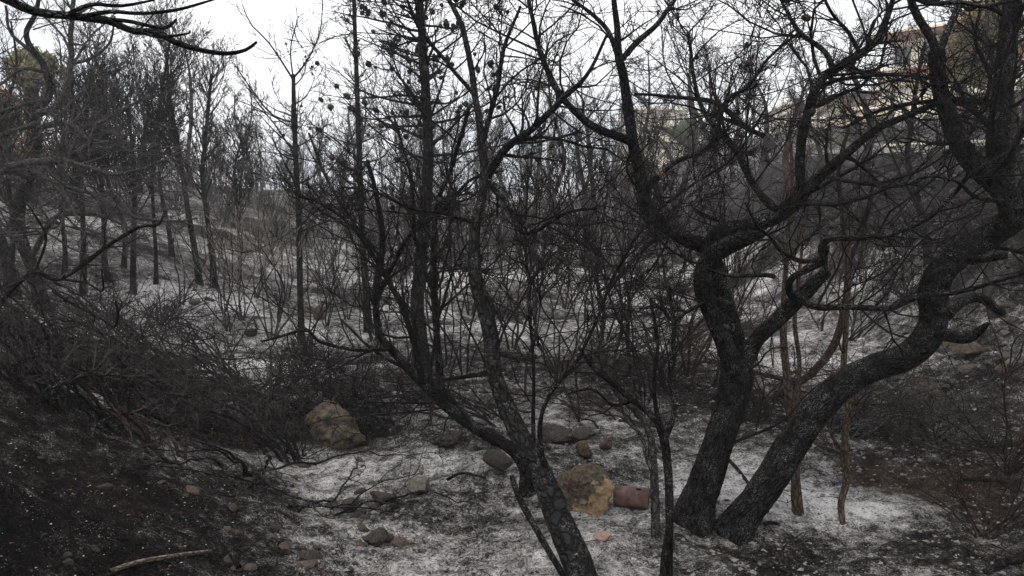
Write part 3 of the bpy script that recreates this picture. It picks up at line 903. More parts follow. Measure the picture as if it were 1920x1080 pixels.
# low dark arching branch in front of them, growing from a small fallen sapling
b0, d0 = hit(-60, 640)
hero_tree('burnt_sapling', 'black sapling bent over in an arch above the left brushwood', [
    px_path([(-70, 640, 9), (-20, 600, 8), (20, 545, 7), (62, 512, 7), (105, 524, 7), (150, 500, 6.5), (200, 462, 6), (258, 427, 5), (296, 421, 4), (308, 396, 3)], d0, 5.6)],
    [px_path([(100, 545, 5), (140, 572, 5), (180, 592, 5), (214, 612, 4), (220, 590, 4), (216, 565, 3)], 5.9, 5.2),
     px_path([(62, 514, 4), (85, 450, 4), (70, 410, 3), (40, 370, 3)], 6.0, 5.8),
     px_path([(110, 523, 4), (160, 530, 3.5), (192, 545, 3), (190, 505, 2.5)], 5.8, 5.4),
     px_path([(20, 560, 4), (-10, 520, 4), (-40, 480, 3)], 6.1, 6.0)],
    M['char'], M['twig'], dens=5, l1=(0.25, 0.7), l2k=5, l3k=4, trunk_twigs=1.0, flare=0.1, rs0=0.62)

# overhanging branch, its tree stands outside the picture
pt = P(-420, 250, 2.6); gz = float(ground(pt[0], pt[1]))
hero_tree('burnt_tree', 'burnt tree reaching a long bare black branch across the white sky', [
    np.array([(pt[0] - 0.25, pt[1], gz - 0.05, 0.09), (pt[0] - 0.1, pt[1], gz + 0.8, 0.075), (pt[0], pt[1], gz + 1.6, 0.06), (pt[0] + 0.05, pt[1] - 0.05, gz + 2.3, 0.045)])],
    [np.vstack([[[pt[0] + 0.02, pt[1] - 0.02, gz + 1.9, 0.022]], px_path([(-120, -45, 11), (0, -8, 9), (60, 18, 8), (150, 30, 7.5), (200, 38, 7), (250, 60, 6), (295, 62, 6), (330, 80, 5.5), (380, 95, 4.5), (425, 101, 4), (458, 93, 3.5), (479, 79, 2.5)], 2.55, 2.3)]),
     px_path([(150, 30, 5), (205, 20, 4), (262, 22, 3.5), (330, 15, 3), (398, -3, 2)], 2.45, 2.3),
     px_path([(205, 38, 4), (260, 44, 4), (300, 52, 3.5), (318, 48, 3), (330, 38, 2)], 2.4, 2.25),
     px_path([(120, 28, 4), (170, 10, 3.5), (230, 12, 3), (290, 0, 2)], 2.45, 2.6),
     px_path([(250, 60, 3), (290, 66, 3), (350, 62, 2), (354, 58, 1.5)], 2.38, 2.2),
     px_path([(40, 12, 4), (20, -20, 4), (60, -60, 3)], 2.5, 2.4)],
    M['char'], M['twig'], dens=1.2, l1=(0.06, 0.16), l2k=1, l3k=0, trunk_twigs=0, l1m=4, wig=0.25)

#==SECTION templates==
# ------------------------------------------------------------------ procedural trees, built once and copied
def traced_pine(label, base_px, tops, bz, nb, blen, mat, tmat, cones=0, crown0=0.35, ang=(50, 85), up=0.1, l2k=8, l3k=6, thick=1.6, l4k=0, extra=(), group=None, name='burnt_pine', lens=0.6, tw=1.0):
    """pine whose trunk is traced in the photo and whose crown is grown; base_px on the ground"""
    p, d = hit(*base_px)
    bz = (bz[0] * 0.72, bz[1] * 0.6)
    tr = px_path([(base_px[0], base_px[1] + 4, bz[0] * 1.25, d)] + [(x, y, bz[0] + (bz[1] - bz[0]) * i / (len(tops) - 1), d) for i, (x, y) in enumerate(tops)], d)
    root = thing(name, label, 'tree', (p[0], p[1], min(p[2], tr[0, 2])), group=group)
    o3 = np.array(root.location)
    pr = catmull(tr, 0.08); q = pr.copy(); q[:, :3] -= o3
    obj('trunk', limb_mesh('trunk', q, 14, mat, 0.08, seed=base_px[0] * 0.01, flare=0.3), root)
    rs = resamp(pr, 24)
    a, ar = spawn(rs[None, :, :3], rs[None, :, 3], nb, crown0, 1.0, ang, L=blen, taper=lens, m=9, up=up, wig=0.09, curl=0.04, ratio=0.36, rmin=0.005, rmax=0.02, tip=0.18)
    for e in extra:
        ep = resamp(catmull(px_path(e, d, d - 0.3), 0.08), 9); ep[:, 3] *= 0.42
        a = np.concatenate([a, ep[None, :, :3]]); ar = np.concatenate([ar, ep[None, :, 3]])
    for i in range(len(a)):
        g = Geo(); g.add(a[i:i + 1] - o3, ar[i:i + 1], 7)
        obj('branch', g.mesh('branch', tmat), root)
    g = Geo()
    b_, br_ = spawn(a, ar, l2k, 0.2, 1, (30, 65), lenf=0.42, taper=0.45, m=5, up=up * 1.3, wig=0.12, curl=0.06, ratio=0.5, rmin=0.0014 * thick, rmax=0.008)
    g.add(b_, br_, 3)
    c, cr = spawn(b_, br_, l3k, 0.2, 1, (25, 60), lenf=0.42, taper=0.35, m=3, up=up * 0.7, wig=0.13, ratio=0.65, rmin=0.0010 * thick, rmax=0.005)
    g.add(c, cr, 3)
    if l4k:
        dd, dr = spawn(c, cr, l4k, 0.15, 1, (25, 60), lenf=0.5, taper=0.3, m=2, up=0.08, wig=0.13, ratio=0.75, rmin=0.0010 * thick, rmax=0.0026)
        g.add(dd, dr, 3)
    for v in g.v: v -= o3
    t = obj('twigs', g.mesh('twigs', tmat), root); t['kind'] = 'stuff'
    if cones: add_cones(root, o3, b_, cones, 1.4 if cones > 100 else 0.95)
    return root


traced_pine('tall burnt pine with a broad crown thick with dark cones', (790, 706), [(788, 640), (783, 560), (795, 430), (803, 300), (800, 200), (792, 80), (785, -40), (788, -110)], (19, 9), 70, (1.0, 2.0),
            M['char'], M['twig'], cones=190, crown0=0.50, ang=(55, 95), up=0.07, l2k=11, l3k=7, lens=0.35, thick=2.8)
traced_pine('slender burnt pine with open crown forking into a V at its top', (566, 645), [(563, 560), (560, 400), (554, 280), (551, 190), (550, 140)], (8, 6), 20, (0.8, 1.7),
            M['char'], M['twig'], cones=20, crown0=0.42, ang=(50, 82), up=0.12, l2k=10, l3k=6, thick=3.4, lens=0.3,
            extra=([(550, 150, 5), (525, 110, 4), (500, 75, 3.5), (470, 45, 3), (455, 10, 2)], [(551, 145, 5), (575, 115, 4), (600, 60, 3), (605, 0, 2)], [(552, 230, 4), (510, 215, 4), (470, 165, 3), (440, 120, 2)], [(553, 290, 4), (500, 215, 3), (450, 190, 2)], [(550, 150, 4), (545, 90, 3), (560, 30, 2)]))
traced_pine('straight thin burnt pine with short twiggy branches behind the forked tree', (690, 622), [(686, 540), (680, 450), (674, 300), (669, 150), (664, 20), (660, -90)], (9, 5), 34, (0.5, 1.3),
            M['char'], M['twig'], cones=24, crown0=0.35, ang=(45, 85), l2k=9, l3k=6, thick=3.2)
traced_pine('burnt tree with forked dark trunk rising from the top of the right slope', (1742, 492), [(1735, 450), (1722, 380), (1702, 300), (1708, 240), (1720, 150), (1735, 80)], (9, 5), 22, (1.0, 2.0),
            M['char'], M['twig'], crown0=0.3, ang=(40, 80), l2k=8, l3k=6, thick=3.4, name='burnt_tree',
            extra=([(1724, 390, 7), (1690, 330, 6), (1665, 270, 5), (1640, 220, 4)],))
traced_pine('burnt tree leaning right, its bare grey trunk crossing the right slope', (1560, 430), [(1590, 405), (1650, 352), (1715, 310), (1770, 268), (1830, 200)], (13, 7), 18, (1.0, 2.2),
            M['greybark'], M['twig_ash'], crown0=0.45, ang=(40, 80), l2k=7, l3k=5, thick=4.0, name='burnt_tree', extra=([(1640, 358, 6), (1625, 290, 6), (1610, 235, 5), (1590, 190, 4), (1580, 150, 3)], [(1720, 305, 5), (1690, 250, 5), (1650, 230, 4), (1600, 260, 3)]))
for i, (bx, tp, lab) in enumerate((
        ((1355, 418), [(1352, 380), (1348, 330), (1325, 250), (1300, 200)], 'grey burnt tree with forked trunk rising behind the sawn-off stub'),
        ((1338, 412), [(1330, 370), (1310, 300), (1260, 250), (1220, 235)], 'grey burnt tree bending left behind the sawn-off stub'),
        ((1118, 494), [(1117, 440), (1112, 360), (1105, 290), (1100, 220)], 'burnt pine with dark straight trunk in the valley bottom'),
        ((1096, 486), [(1100, 430), (1098, 370), (1085, 300), (1080, 240)], 'slim burnt pine leaning beside the dark straight trunk'))):
    traced_pine(lab, bx, tp, (8, 5), 26, (1.2, 2.4), M['greybark' if i < 2 else 'char'], M['twig_ash' if i < 2 else 'twig'], crown0=0.35, ang=(40, 80), l2k=8, l3k=6, thick=4.5, up=0.12, name='burnt_tree' if i < 2 else 'burnt_pine')

# pines of the left grove, bases read off the photo
grove = [((375, 533), [(365, 470), (350, 380), (343, 330), (330, 250), (318, 180), (312, 90)], 7.5, 4, 'burnt pine with dark forked top at the edge of the left grove'),
         ((402, 538), [(398, 480), (388, 400), (380, 330), (385, 260), (392, 190), (396, 140)], 7.5, 4, 'burnt pine with dense rounded dark crown at the edge of the left grove'),
         ((323, 482), [(318, 440), (308, 390), (300, 345), (298, 280), (300, 200)], 6, 3, None), ((250, 552), [(250, 480), (252, 400), (252, 340), (245, 250), (235, 180)], 7, 4, None),
         ((293, 533), [(292, 480), (288, 400), (285, 330), (290, 250), (310, 130), (318, 80)], 5, 3, None), ((155, 553), [(157, 480), (155, 400), (150, 300), (160, 220), (175, 150)], 7, 4, None),
         ((205, 528), [(195, 480), (195, 420), (190, 330), (195, 230), (200, 140)], 7, 4, None), ((232, 500), [(235, 440), (225, 390), (205, 350), (195, 280), (190, 200)], 6, 4, None),
         ((120, 520), [(122, 470), (115, 380), (118, 280), (125, 180)], 6, 4, None), ((450, 520), [(448, 450), (445, 380), (440, 320), (450, 270)], 4, 3, None), ((20, 500), [(25, 430), (15, 330), (20, 260)], 6, 4, None)]
for bx, tp, r0, r1, lab in grove:
    traced_pine(lab or 'burnt pine with bushy blackened crown standing within the left grove', bx, tp, (r0, r1), 38, (0.9, 2.1), M['char'], M['twig'], crown0=0.38, ang=(28, 62), up=0.16,
                l2k=10, l3k=8, thick=4.2, cones=8, group=None if lab else 'pines of the left grove', lens=0.35)


# ---- distant burnt trees: five shapes, copied
def template_tree(label, H, crown0, nb, blen, ang, up, seed, mat, tmat, group, thick=4.2, l2k=9, l3k=8, l4k=1):
    rng = np.random.default_rng(seed)
    root = thing('burnt_pine', label, 'tree', (0, 0, -50), group=group)
    tr = np.array([(0, 0, -0.15, 0.11), (0.05, 0.02, H * 0.2, 0.09), (rng.normal() * 0.2, rng.normal() * 0.2, H * 0.45, 0.09), (rng.normal() * 0.3, rng.normal() * 0.3, H * 0.75, 0.055), (rng.normal() * 0.3, rng.normal() * 0.3, H, 0.02)])
    pr = catmull(tr, 0.2)
    obj('trunk', limb_mesh('trunk', pr, 9, mat, 0.08, seed=seed, flare=0.3), root)
    rs = resamp(pr, 20)
    a, ar = spawn(rs[None, :, :3], rs[None, :, 3], nb, crown0, 1, ang, L=blen, taper=0.5, m=7, up=up, wig=0.1, ratio=0.42, rmin=0.009, rmax=0.026, tip=0.25, rng=rng)
    g = Geo(); g.add(a, ar, 5)
    b_, br_ = spawn(a, ar, l2k, 0.2, 1, (28, 60), lenf=0.4, taper=0.4, m=5, up=up, wig=0.14, ratio=0.5, rmin=0.0022 * thick, rmax=0.009, rng=rng)
    g.add(b_, br_, 3)
    c, cr = spawn(b_, br_, l3k, 0.2, 1, (25, 60), lenf=0.45, taper=0.3, m=3, up=up * 0.8, wig=0.14, ratio=0.65, rmin=0.0015 * thick, rmax=0.009, rng=rng)
    g.add(c, cr, 3)
    if l4k:
        d, dr = spawn(c, cr, l4k, 0.2, 1, (25, 60), lenf=0.5, m=2, up=up * 0.6, wig=0.14, ratio=0.75, rmin=0.0015 * thick, rmax=0.005, rng=rng)
        g.add(d, dr, 3)
    t = obj('crown', g.mesh('crown', tmat), root); t['kind'] = 'stuff'
    return root


FARL = 'leafless burnt pine with sooty crown far back across the valley'
FG = 'burnt pines at the far end of the valley'
tmpl = [template_tree(FARL, 7.5, 0.35, 34, (1.2, 2.4), (35, 75), 0.14, 11, M['twig_far'], M['twig_far'], FG),
        template_tree(FARL, 6.5, 0.3, 34, (1.2, 2.6), (30, 60), 0.2, 12, M['twig_far'], M['twig_far'], FG),
        template_tree(FARL, 8.0, 0.4, 30, (1.0, 2.2), (45, 85), 0.1, 13, M['twig_far'], M['twig_far'], FG),
        template_tree(FARL, 5.5, 0.2, 36, (1.2, 2.6), (30, 70), 0.16, 14, M['twig_far'], M['twig_far'], FG),
        template_tree(FARL, 7.0, 0.3, 30, (1.4, 2.8), (40, 75), 0.12, 15, M['twig_far'], M['twig_far'], FG)]
far = []
rg = np.random.default_rng(21)
# (photo column, distance) of trees beyond the near ones
for d, cols in ((27, (180, 290, 740, 860, 990, 1160, 1240)), (33, (350, 470, 560, 640, 720, 800, 900, 960, 1050, 1130, 1210, 1290, 1380)),
                (42, (60, 180, 300, 420, 500, 580, 690, 770, 850, 930, 1010, 1090, 1170, 1250, 1330, 1420, 1500)),
                (55, (20, 110, 220, 330, 450, 540, 620, 700, 790, 880, 970, 1060, 1140, 1230, 1310, 1400)),
                (92, (250, 300, 345, 395, 440, 480, 525, 570, 610, 655, 700, 740, 785, 830, 875, 920, 965, 1010, 1055, 1100, 1150, 1200)),
                (72, (60, 180, 290, 390, 470, 560, 650, 730, 820, 900, 990, 1080, 1160, 1260))):
    for cx in cols:
        dd = d * rg.uniform(0.92, 1.1); x = (cx + rg.uniform(-25, 25) - 960) / F * dd
        far.append((x, dd))
used = set()
for i, (x, y) in enumerate(far):
    k = int(rg.integers(5))
    z = float(ground(x, y)); rz = rg.uniform(0, 6.28); sc = rg.uniform(0.66, 1.05)
    if 400 < 960 + x / y * F < 650: sc *= 0.78
    if k not in used:
        used.add(k); o = tmpl[k]; o.location = (x, y, z); o.rotation_euler = (0, 0, rz); o.scale = (sc,) * 3
    else:
        o = copy_tree(tmpl[k], (x, y, z), rz, sc)
# burnt trees on the right slope and terrace
RL, RG = 'bare burnt tree with tangled grey crown high on the right slope', 'burnt trees on the right slope'
rt = template_tree(RL, 4.6, 0.25, 30, (1.3, 2.6), (40, 85), 0.06, 16, M['twig_far'], M['twig_far'], RG, thick=3.4)
first = True
for px, py in ((1420, 410), (1480, 440), (1530, 400), (1620, 395), (1880, 430), (1920, 360), (1260, 420), (1180, 440), (1850, 560)):
    p, d = hit(px, py); rz = rg.uniform(0, 6.28); sc = rg.uniform(0.65, 0.95) if py < 500 else 0.5
    if first:
        rt.location = p; rt.rotation_euler = (0, 0, rz); rt.scale = (sc,) * 3; first = False
    else:
        copy_tree(rt, p, rz, sc)


#==SECTION saplings==
def make_sapling(label, H, nstem, spread, seed, mat, tmat, group=None, name='burnt_sapling', k1=8, up=0.16, wig=0.11, thick=1.0, loc=(0, 0, -50), l3k=3, rad=0.015):
    rng = np.random.default_rng(seed)
    root = thing(name, label, 'sapling', loc, group=group)
    A, AR = [], []
    for s in range(nstem):
        az = rng.uniform(0, 6.28); h = H * rng.uniform(0.65, 1.05)
        n_ = 14
        d = np.array([math.cos(az) * spread, math.sin(az) * spread, 1.0]); p = np.array([math.cos(az), math.sin(az), 0]) * 0.04 * (nstem > 1)
        pts = [[p[0], p[1], -0.04]]
        for j in range(n_):
            d = d + rng.normal(size=3) * np.array([wig, wig, 0.02]) * 1.6; d[2] = max(d[2], 0.25); d /= np.linalg.norm(d)
            d = d + np.array([0, 0, 0.05]); d /= np.linalg.norm(d)
            p = p + d * h / n_; pts.append(list(p))
        pr = np.concatenate([np.array(pts), (rad * rng.uniform(0.7, 1.2) * np.linspace(1, 0.28, n_ + 1))[:, None]], 1)
        pr = catmull(pr, 0.06)
        obj('stem', limb_mesh('stem', pr, 7, mat, 0.08, seed=seed + s), root)
        rs = resamp(pr, 20); A.append(rs[:, :3]); AR.append(rs[:, 3])
    A, AR = np.array(A), np.array(AR)
    g = Geo()
    a, ar = spawn(A, AR, k1, 0.3, 1, (18, 50), lenf=0.36, taper=0.6, m=7, up=up, wig=0.13, curl=0.05, ratio=0.6, rmin=0.0038 * thick, rmax=0.01, tip=0.4, rng=rng)
    g.add(a, ar, 4)
    b_, br_ = spawn(a, ar, 5, 0.25, 1, (20, 50), lenf=0.45, taper=0.4, m=5, up=up, wig=0.13, ratio=0.65, rmin=0.0026 * thick, rmax=0.006, rng=rng)
    g.add(b_, br_, 3)
    c, cr = spawn(b_, br_, l3k, 0.2, 1, (20, 50), lenf=0.45, taper=0.3, m=3, up=up, wig=0.1, ratio=0.7, rmin=0.0020 * thick, rmax=0.005, rng=rng)
    g.add(c, cr, 3)
    t = obj('twigs', g.mesh('twigs', tmat), root); t['kind'] = 'stuff'
    return root


SG = 'thin burnt saplings in the valley bottom'
kinds = [make_sapling('thin black sapling with many upright stems in the valley bottom', 3.4, 4, 0.28, 31, M['char'], M['twig_brush'], SG + ', black'),
         make_sapling('thin scorched sapling with reddish-brown stems in the valley bottom', 3.2, 4, 0.30, 32, M['redbark'], M['twig_red'], SG + ', reddish'),
         make_sapling('single-stemmed black sapling with fine upright twigs in the valley bottom', 3.8, 1, 0.06, 33, M['char_grey'], M['twig_brush'], SG + ', single'),
         make_sapling('thin scorched sapling with wavy reddish twin stems in the valley bottom', 3.6, 2, 0.14, 34, M['redbark'], M['twig_red'], SG + ', twin', wig=0.14),
         make_sapling('pale dry grey-tan sapling with slender whip stems in the valley', 2.6, 6, 0.34, 35, M['greybark'], M['twig_tan'], SG + ', pale', wig=0.07)]
spots = [(960, 655, 1), (985, 745, 2), (1040, 725, 3), (872, 705, 0), (835, 690, 0), (733, 655, 2), (762, 705, 0), (700, 640, 0), (520, 605, 0), (430, 622, 4), (612, 612, 0), (580, 655, 1), (1090, 795, 3),
         (1290, 705, 1), (1335, 725, 3), (905, 690, 3), (940, 640, 2), (1010, 650, 0), (1075, 660, 3), (1130, 640, 0), (1180, 680, 3), (1225, 640, 1), (1260, 610, 0), (1150, 590, 1), (480, 560, 4), (540, 560, 0),
         (640, 560, 0), (510, 640, 4), (420, 585, 0), (455, 600, 4), (880, 590, 1), (830, 580, 3), (1000, 575, 2), (1060, 580, 1), (1420, 640, 1), (1450, 690, 3), (1540, 620, 1), (770, 600, 0), (730, 580, 2), (650, 600, 0),
         (945, 780, 3), (1205, 760, 0), (1520, 560, 0), (1600, 600, 1), (1660, 560, 0), (1390, 560, 0), (1110, 540, 0), (980, 540, 0), (860, 540, 1), (720, 540, 0), (600, 540, 0), (340, 570, 0), (1890, 700, 1)]
rg = np.random.default_rng(41); used = set()
for px, py, k in spots:
    p, d = hit(px, py); rz = rg.uniform(0, 6.28); sc = rg.uniform(0.7, 1.08)
    if px > 1400: sc *= 0.7
    if k not in used:
        used.add(k); o = kinds[k]; o.location = p; o.rotation_euler = (0, 0, rz); o.scale = (sc,) * 3
    else:
        copy_tree(kinds[k], p, rz, sc, tilt=(rg.normal() * 0.06, rg.normal() * 0.06))

# near single saplings traced one by one
_, d0 = hit(1254, 1120)
hero_tree('burnt_sapling', 'thin black sapling with a snapped side stem between boulder and twin-limbed tree', [
    px_path([(1256, 1122, 9), (1254, 1030, 8), (1253, 960, 8), (1250, 880, 8), (1241, 815, 8), (1222, 782, 7), (1185, 752, 6), (1140, 715, 5), (1110, 690, 4), (1085, 650, 3)], d0, d0 + 0.3)],
    [px_path([(1244, 830, 6), (1262, 770, 5), (1256, 700, 4.5), (1263, 620, 4), (1255, 540, 3)], d0, d0 + 0.4),
     px_path([(1252, 1000, 6), (1243, 1060, 7), (1240, 1100, 7)][::-1], d0 - 0.05, d0),
     px_path([(1236, 805, 5), (1225, 720, 4), (1232, 640, 3.5), (1220, 560, 3)], d0, d0 - 0.2),
     px_path([(1185, 752, 4), (1150, 760, 3), (1110, 730, 2.5), (1060, 740, 2)], d0 + 0.15, d0)],
    M['char'], M['twig'], dens=5, l1=(0.2, 0.55), l2k=4, l3k=3, up=0.1, wig=0.15, flare=0.1, stub=(2,), cat='sapling')
_, d0 = hit(1231, 1010)
hero_tree('burnt_sapling', 'ash-grey crooked sapling standing just right of the rusty can', [
    px_path([(1232, 1012, 9), (1228, 930, 8.5), (1222, 860, 8), (1216, 815, 7), (1198, 778, 6), (1160, 742, 6), (1135, 700, 5), (1124, 650, 4.5), (1132, 590, 4), (1120, 520, 3), (1128, 440, 2)], d0, d0 + 0.3)],
    [px_path([(1222, 880, 5), (1210, 850, 5), (1200, 815, 4), (1170, 780, 3), (1150, 700, 3)], d0, d0 + 0.2),
     px_path([(1160, 742, 4), (1150, 680, 3), (1165, 610, 3), (1160, 520, 2)], d0 + 0.1, d0)],
    M['greybark'], M['twig_ash'], dens=5, l1=(0.2, 0.6), l2k=4, l3k=3, up=0.1, wig=0.15, flare=0.15, cat='sapling')
_, d0 = hit(1497, 962)
hero_tree('scorched_sapling', 'brown peeled sapling with charred foot behind the heavy leaning trunk', [
    px_path([(1498, 965, 13), (1492, 900, 11), (1486, 830, 11), (1480, 760, 11), (1473, 690, 9), (1467, 620, 8), (1470, 540, 6), (1478, 440, 5), (1485, 330, 4), (1480, 230, 3)], d0, d0 + 0.4)],
    [px_path([(1486, 800, 7), (1494, 740, 6), (1498, 680, 5), (1490, 600, 5), (1500, 500, 4), (1510, 400, 3)], d0, d0 + 0.2)],
    M['brownbark'], M['twig_red'], dens=4, l1=(0.3, 0.8), l2k=4, l3k=3, up=0.14, wig=0.13, flare=0.2, cat='sapling', rs0=0.8)
_, d0 = hit(1581, 982)
hero_tree('scorched_sapling', 'slim tan sapling with a black foot in front of the dark hollow', [
    px_path([(1582, 986, 5), (1578, 945, 6), (1586, 900, 7), (1582, 830, 6), (1589, 770, 6), (1581, 700, 5.5), (1586, 600, 5), (1592, 500, 4), (1585, 400, 3)], d0, d0 + 0.5)],
    [px_path([(1583, 845, 4), (1560, 820, 3), (1545, 770, 2.5), (1535, 720, 2)], d0, d0 - 0.2), px_path([(1590, 780, 3), (1605, 740, 3), (1600, 690, 2)], d0 + 0.1, d0)],
    M['brownbark'], M['twig_red'], dens=4, l1=(0.2, 0.6), l2k=4, l3k=3, up=0.12, wig=0.15, flare=0.1, cat='sapling')
_, d0 = hit(1455, 745)
hero_tree('scorched_sapling', 'reddish crooked sapling curving right behind the brown peeled sapling', [
    px_path([(1452, 748, 8), (1490, 722, 7), (1530, 690, 7), (1566, 640, 7), (1585, 560, 6), (1590, 480, 6), (1580, 400, 5), (1572, 320, 4), (1590, 240, 3)], d0, d0 - 0.6)],
    [px_path([(1500, 715, 5), (1440, 705, 4), (1380, 690, 3)], d0 - 0.1, d0 - 0.4), px_path([(1588, 500, 4), (1620, 420, 3.5), (1640, 330, 3)], d0 - 0.4, d0 - 0.7)],
    M['redbark'], M['twig_red'], dens=6, l1=(0.4, 1.1), l2k=6, l3k=5, up=0.12, wig=0.15, flare=0.2, cat='sapling', thick=1.3)
_, d0 = hit(1070, 1110)
hero_tree('fallen_branch', 'thin charred pole leaning against the slim leaning pine', [
    px_path([(1075, 1105, 8), (1040, 1050, 8), (1000, 985, 8), (972, 935, 8), (958, 895, 6)], d0, d0 + 0.5)], [],
    M['char'], M['twig'], dens=0, cat='branch', flare=0, rs0=0.75)


#==SECTION shrubs==
def fan_shrub(label, root_px, az, spread, nst, length, lift, seed, mat, tmat, name='burnt_shrub', group=None, rad=0.012, k1=7, l2k=4, l3k=3, h0=0.0, droop=0.5, cat='shrub', thick=1.15, wave=0.2):
    """burnt shrub flattened on the ground: stems fan out from a root and follow the slope. az: world heading in degrees"""
    rng = np.random.default_rng(seed)
    p0, d0 = hit(*root_px)
    root = thing(name, label, cat, p0, group=group)
    A, AR = [], []
    for s in range(nst):
        a = math.radians(az + rng.uniform(-spread, spread)); L = length * rng.uniform(0.55, 1.15); hm = lift * rng.uniform(0.15, 1.2)
        n_ = 16; x, y = p0[0] + rng.normal() * 0.1, p0[1] + rng.normal() * 0.1; pts = []
        cv = rng.normal() * 0.07
        for j in range(n_ + 1):
            t = j / n_
            z = float(ground(x, y)) + h0 * t + hm * math.sin(math.pi * min(1, t * (1.0 - 0.42 * (1 - droop)))) ** 0.8 - 0.03 * (j == 0) + 0.02
            pts.append((x, y, z, rad * rng.uniform(0.9, 1.1) * (1 - 0.75 * t)))
            a += cv + rng.normal() * wave
            x += math.sin(a) * L / n_; y += math.cos(a) * L / n_
        pr = catmull(np.array(pts), 0.05); q = pr.copy(); q[:, :3] -= p0
        obj('stem', limb_mesh('stem', q, 7, mat, 0.1, seed=seed + s), root)
        rs = resamp(pr, 20); A.append(rs[:, :3]); AR.append(rs[:, 3])
    A, AR = np.array(A), np.array(AR)
    g = Geo()
    a, ar = spawn(A, AR, k1, 0.2, 1, (20, 55), lenf=0.36, taper=0.45, m=6, up=0.03, wig=0.18, curl=0.14, ratio=0.65, rmin=0.0042 * thick, rmax=0.009, tip=0.45, rng=rng)
    g.add(a, ar, 3)
    b_, br_ = spawn(a, ar, l2k, 0.2, 1, (20, 55), lenf=0.5, taper=0.3, m=5, up=0.03, wig=0.18, curl=0.18, ratio=0.7, rmin=0.0028 * thick, rmax=0.006, rng=rng)
    g.add(b_, br_, 3)
    if l3k:
        c, cr = spawn(b_, br_, l3k, 0.2, 1, (20, 55), lenf=0.5, taper=0.3, m=3, up=0.01, wig=0.16, curl=0.15, ratio=0.75, rmin=0.0021 * thick, rmax=0.004, rng=rng)
        g.add(c, cr, 3)
    for v in g.v:
        gz = ground(v[:, 0], v[:, 1]) + 0.008
        v[:, 2] = np.maximum(v[:, 2], gz)
        v -= p0
    t = obj('twigs', g.mesh('twigs', tmat), root); t['kind'] = 'stuff'
    return root


LBG = 'flattened brushwood on the left bank'
LB = 'burnt shrub fallen flat, its black stems trailing over the left bank'
for i, (px, py, az, sp, nst, L, lift) in enumerate(((500, 850, -62, 42, 11, 1.9, 0.40), (420, 815, -58, 45, 11, 1.8, 0.45), (560, 865, -70, 45, 8, 1.5, 0.35), (380, 790, -50, 40, 11, 1.9, 0.55), (250, 740, -40, 45, 10, 1.8, 0.6),
                                                 (520, 800, -60, 50, 11, 1.9, 0.5), (330, 690, -70, 60, 10, 1.8, 0.6), (120, 690, -50, 60, 9, 1.6, 0.5), (600, 830, -60, 50, 8, 1.4, 0.4), (440, 720, -80, 60, 11, 1.8, 0.55), (190, 800, -45, 50, 9, 1.5, 0.35), (90, 770, -30, 60, 8, 1.3, 0.4), (310, 850, -60, 45, 9, 1.5, 0.3), (240, 680, -60, 70, 10, 1.9, 0.6), (60, 660, -20, 80, 9, 1.6, 0.55))):
    fan_shrub(LB if i % 3 else 'burnt shrub fallen flat, its rusty-brown stems trailing over the left bank', (px, py), az, sp, nst, L, lift, 60 + i, M['char'] if i % 3 else M['redbark'], M['twig_brush'] if i % 3 else M['twig'], group=LBG if i % 3 else LBG + ', rusty', l3k=2, rad=0.012, k1=7)
fan_shrub('crooked grey root-like branches reaching down the bank over dark stones', (470, 890), 128, 35, 8, 1.3, 0.2, 81, M['char'], M['twig_brush'], k1=5, l2k=2, l3k=1, rad=0.011, wave=0.24)
fan_shrub('long black twisted branch lying downslope beside the pale rounded rock', (560, 960), 105, 18, 3, 1.1, 0.25, 82, M['char'], M['twig_brush'], k1=4, l2k=2, l3k=0, rad=0.009, wave=0.22)
fan_shrub('tangle of bare twisted stems lying between leaning trunk and twin-limbed tree', (1180, 790), -60, 60, 8, 1.5, 0.35, 83, M['redbark'], M['twig_red'], l3k=2, rad=0.010)
fan_shrub('low sprawl of thin dark stems spreading behind the dark squared rock', (930, 800), -85, 30, 9, 2.2, 0.25, 84, M['char'], M['twig'], l3k=2, rad=0.009)
fan_shrub('fan of rusty-brown bare stems at the foot of the brown peeled sapling', (1420, 790), 40, 60, 10, 1.5, 0.6, 86, M['redbark'], M['twig_red'], l3k=3, rad=0.010)
fan_shrub('fallen fan of fine drooping twigs below the heavy leaning trunk', (1560, 810), 100, 35, 9, 1.6, 0.45, 87, M['greybark'], M['twig_ash'], l3k=3, rad=0.009)
fan_shrub('wispy flattened dark bush in the hollow on the right', (1720, 800), -30, 80, 9, 1.4, 0.35, 88, M['greybark'], M['twig_ash'], l3k=2, rad=0.008)
fan_shrub('stiff charred shrub trailing its stems over the brown sandstone boulder', (720, 800), -110, 40, 9, 1.1, 0.5, 89, M['char'], M['twig_brush'], l3k=2, rad=0.010)
fan_shrub('low spreading burnt bush in front of the right slope', (1290, 640), 20, 90, 9, 2.0, 0.6, 91, M['redbark'], M['twig_red'], l3k=3, rad=0.009)
fan_shrub('fallen burnt crown lying across the foot of the right slope', (1600, 640), 60, 70, 9, 2.0, 0.5, 92, M['char'], M['twig'], l3k=3, rad=0.011)
fan_shrub('sparse fallen brushwood in the ash below the left grove', (300, 600), 90, 70, 8, 2.0, 0.5, 93, M['char'], M['twig'], l3k=3, rad=0.010)


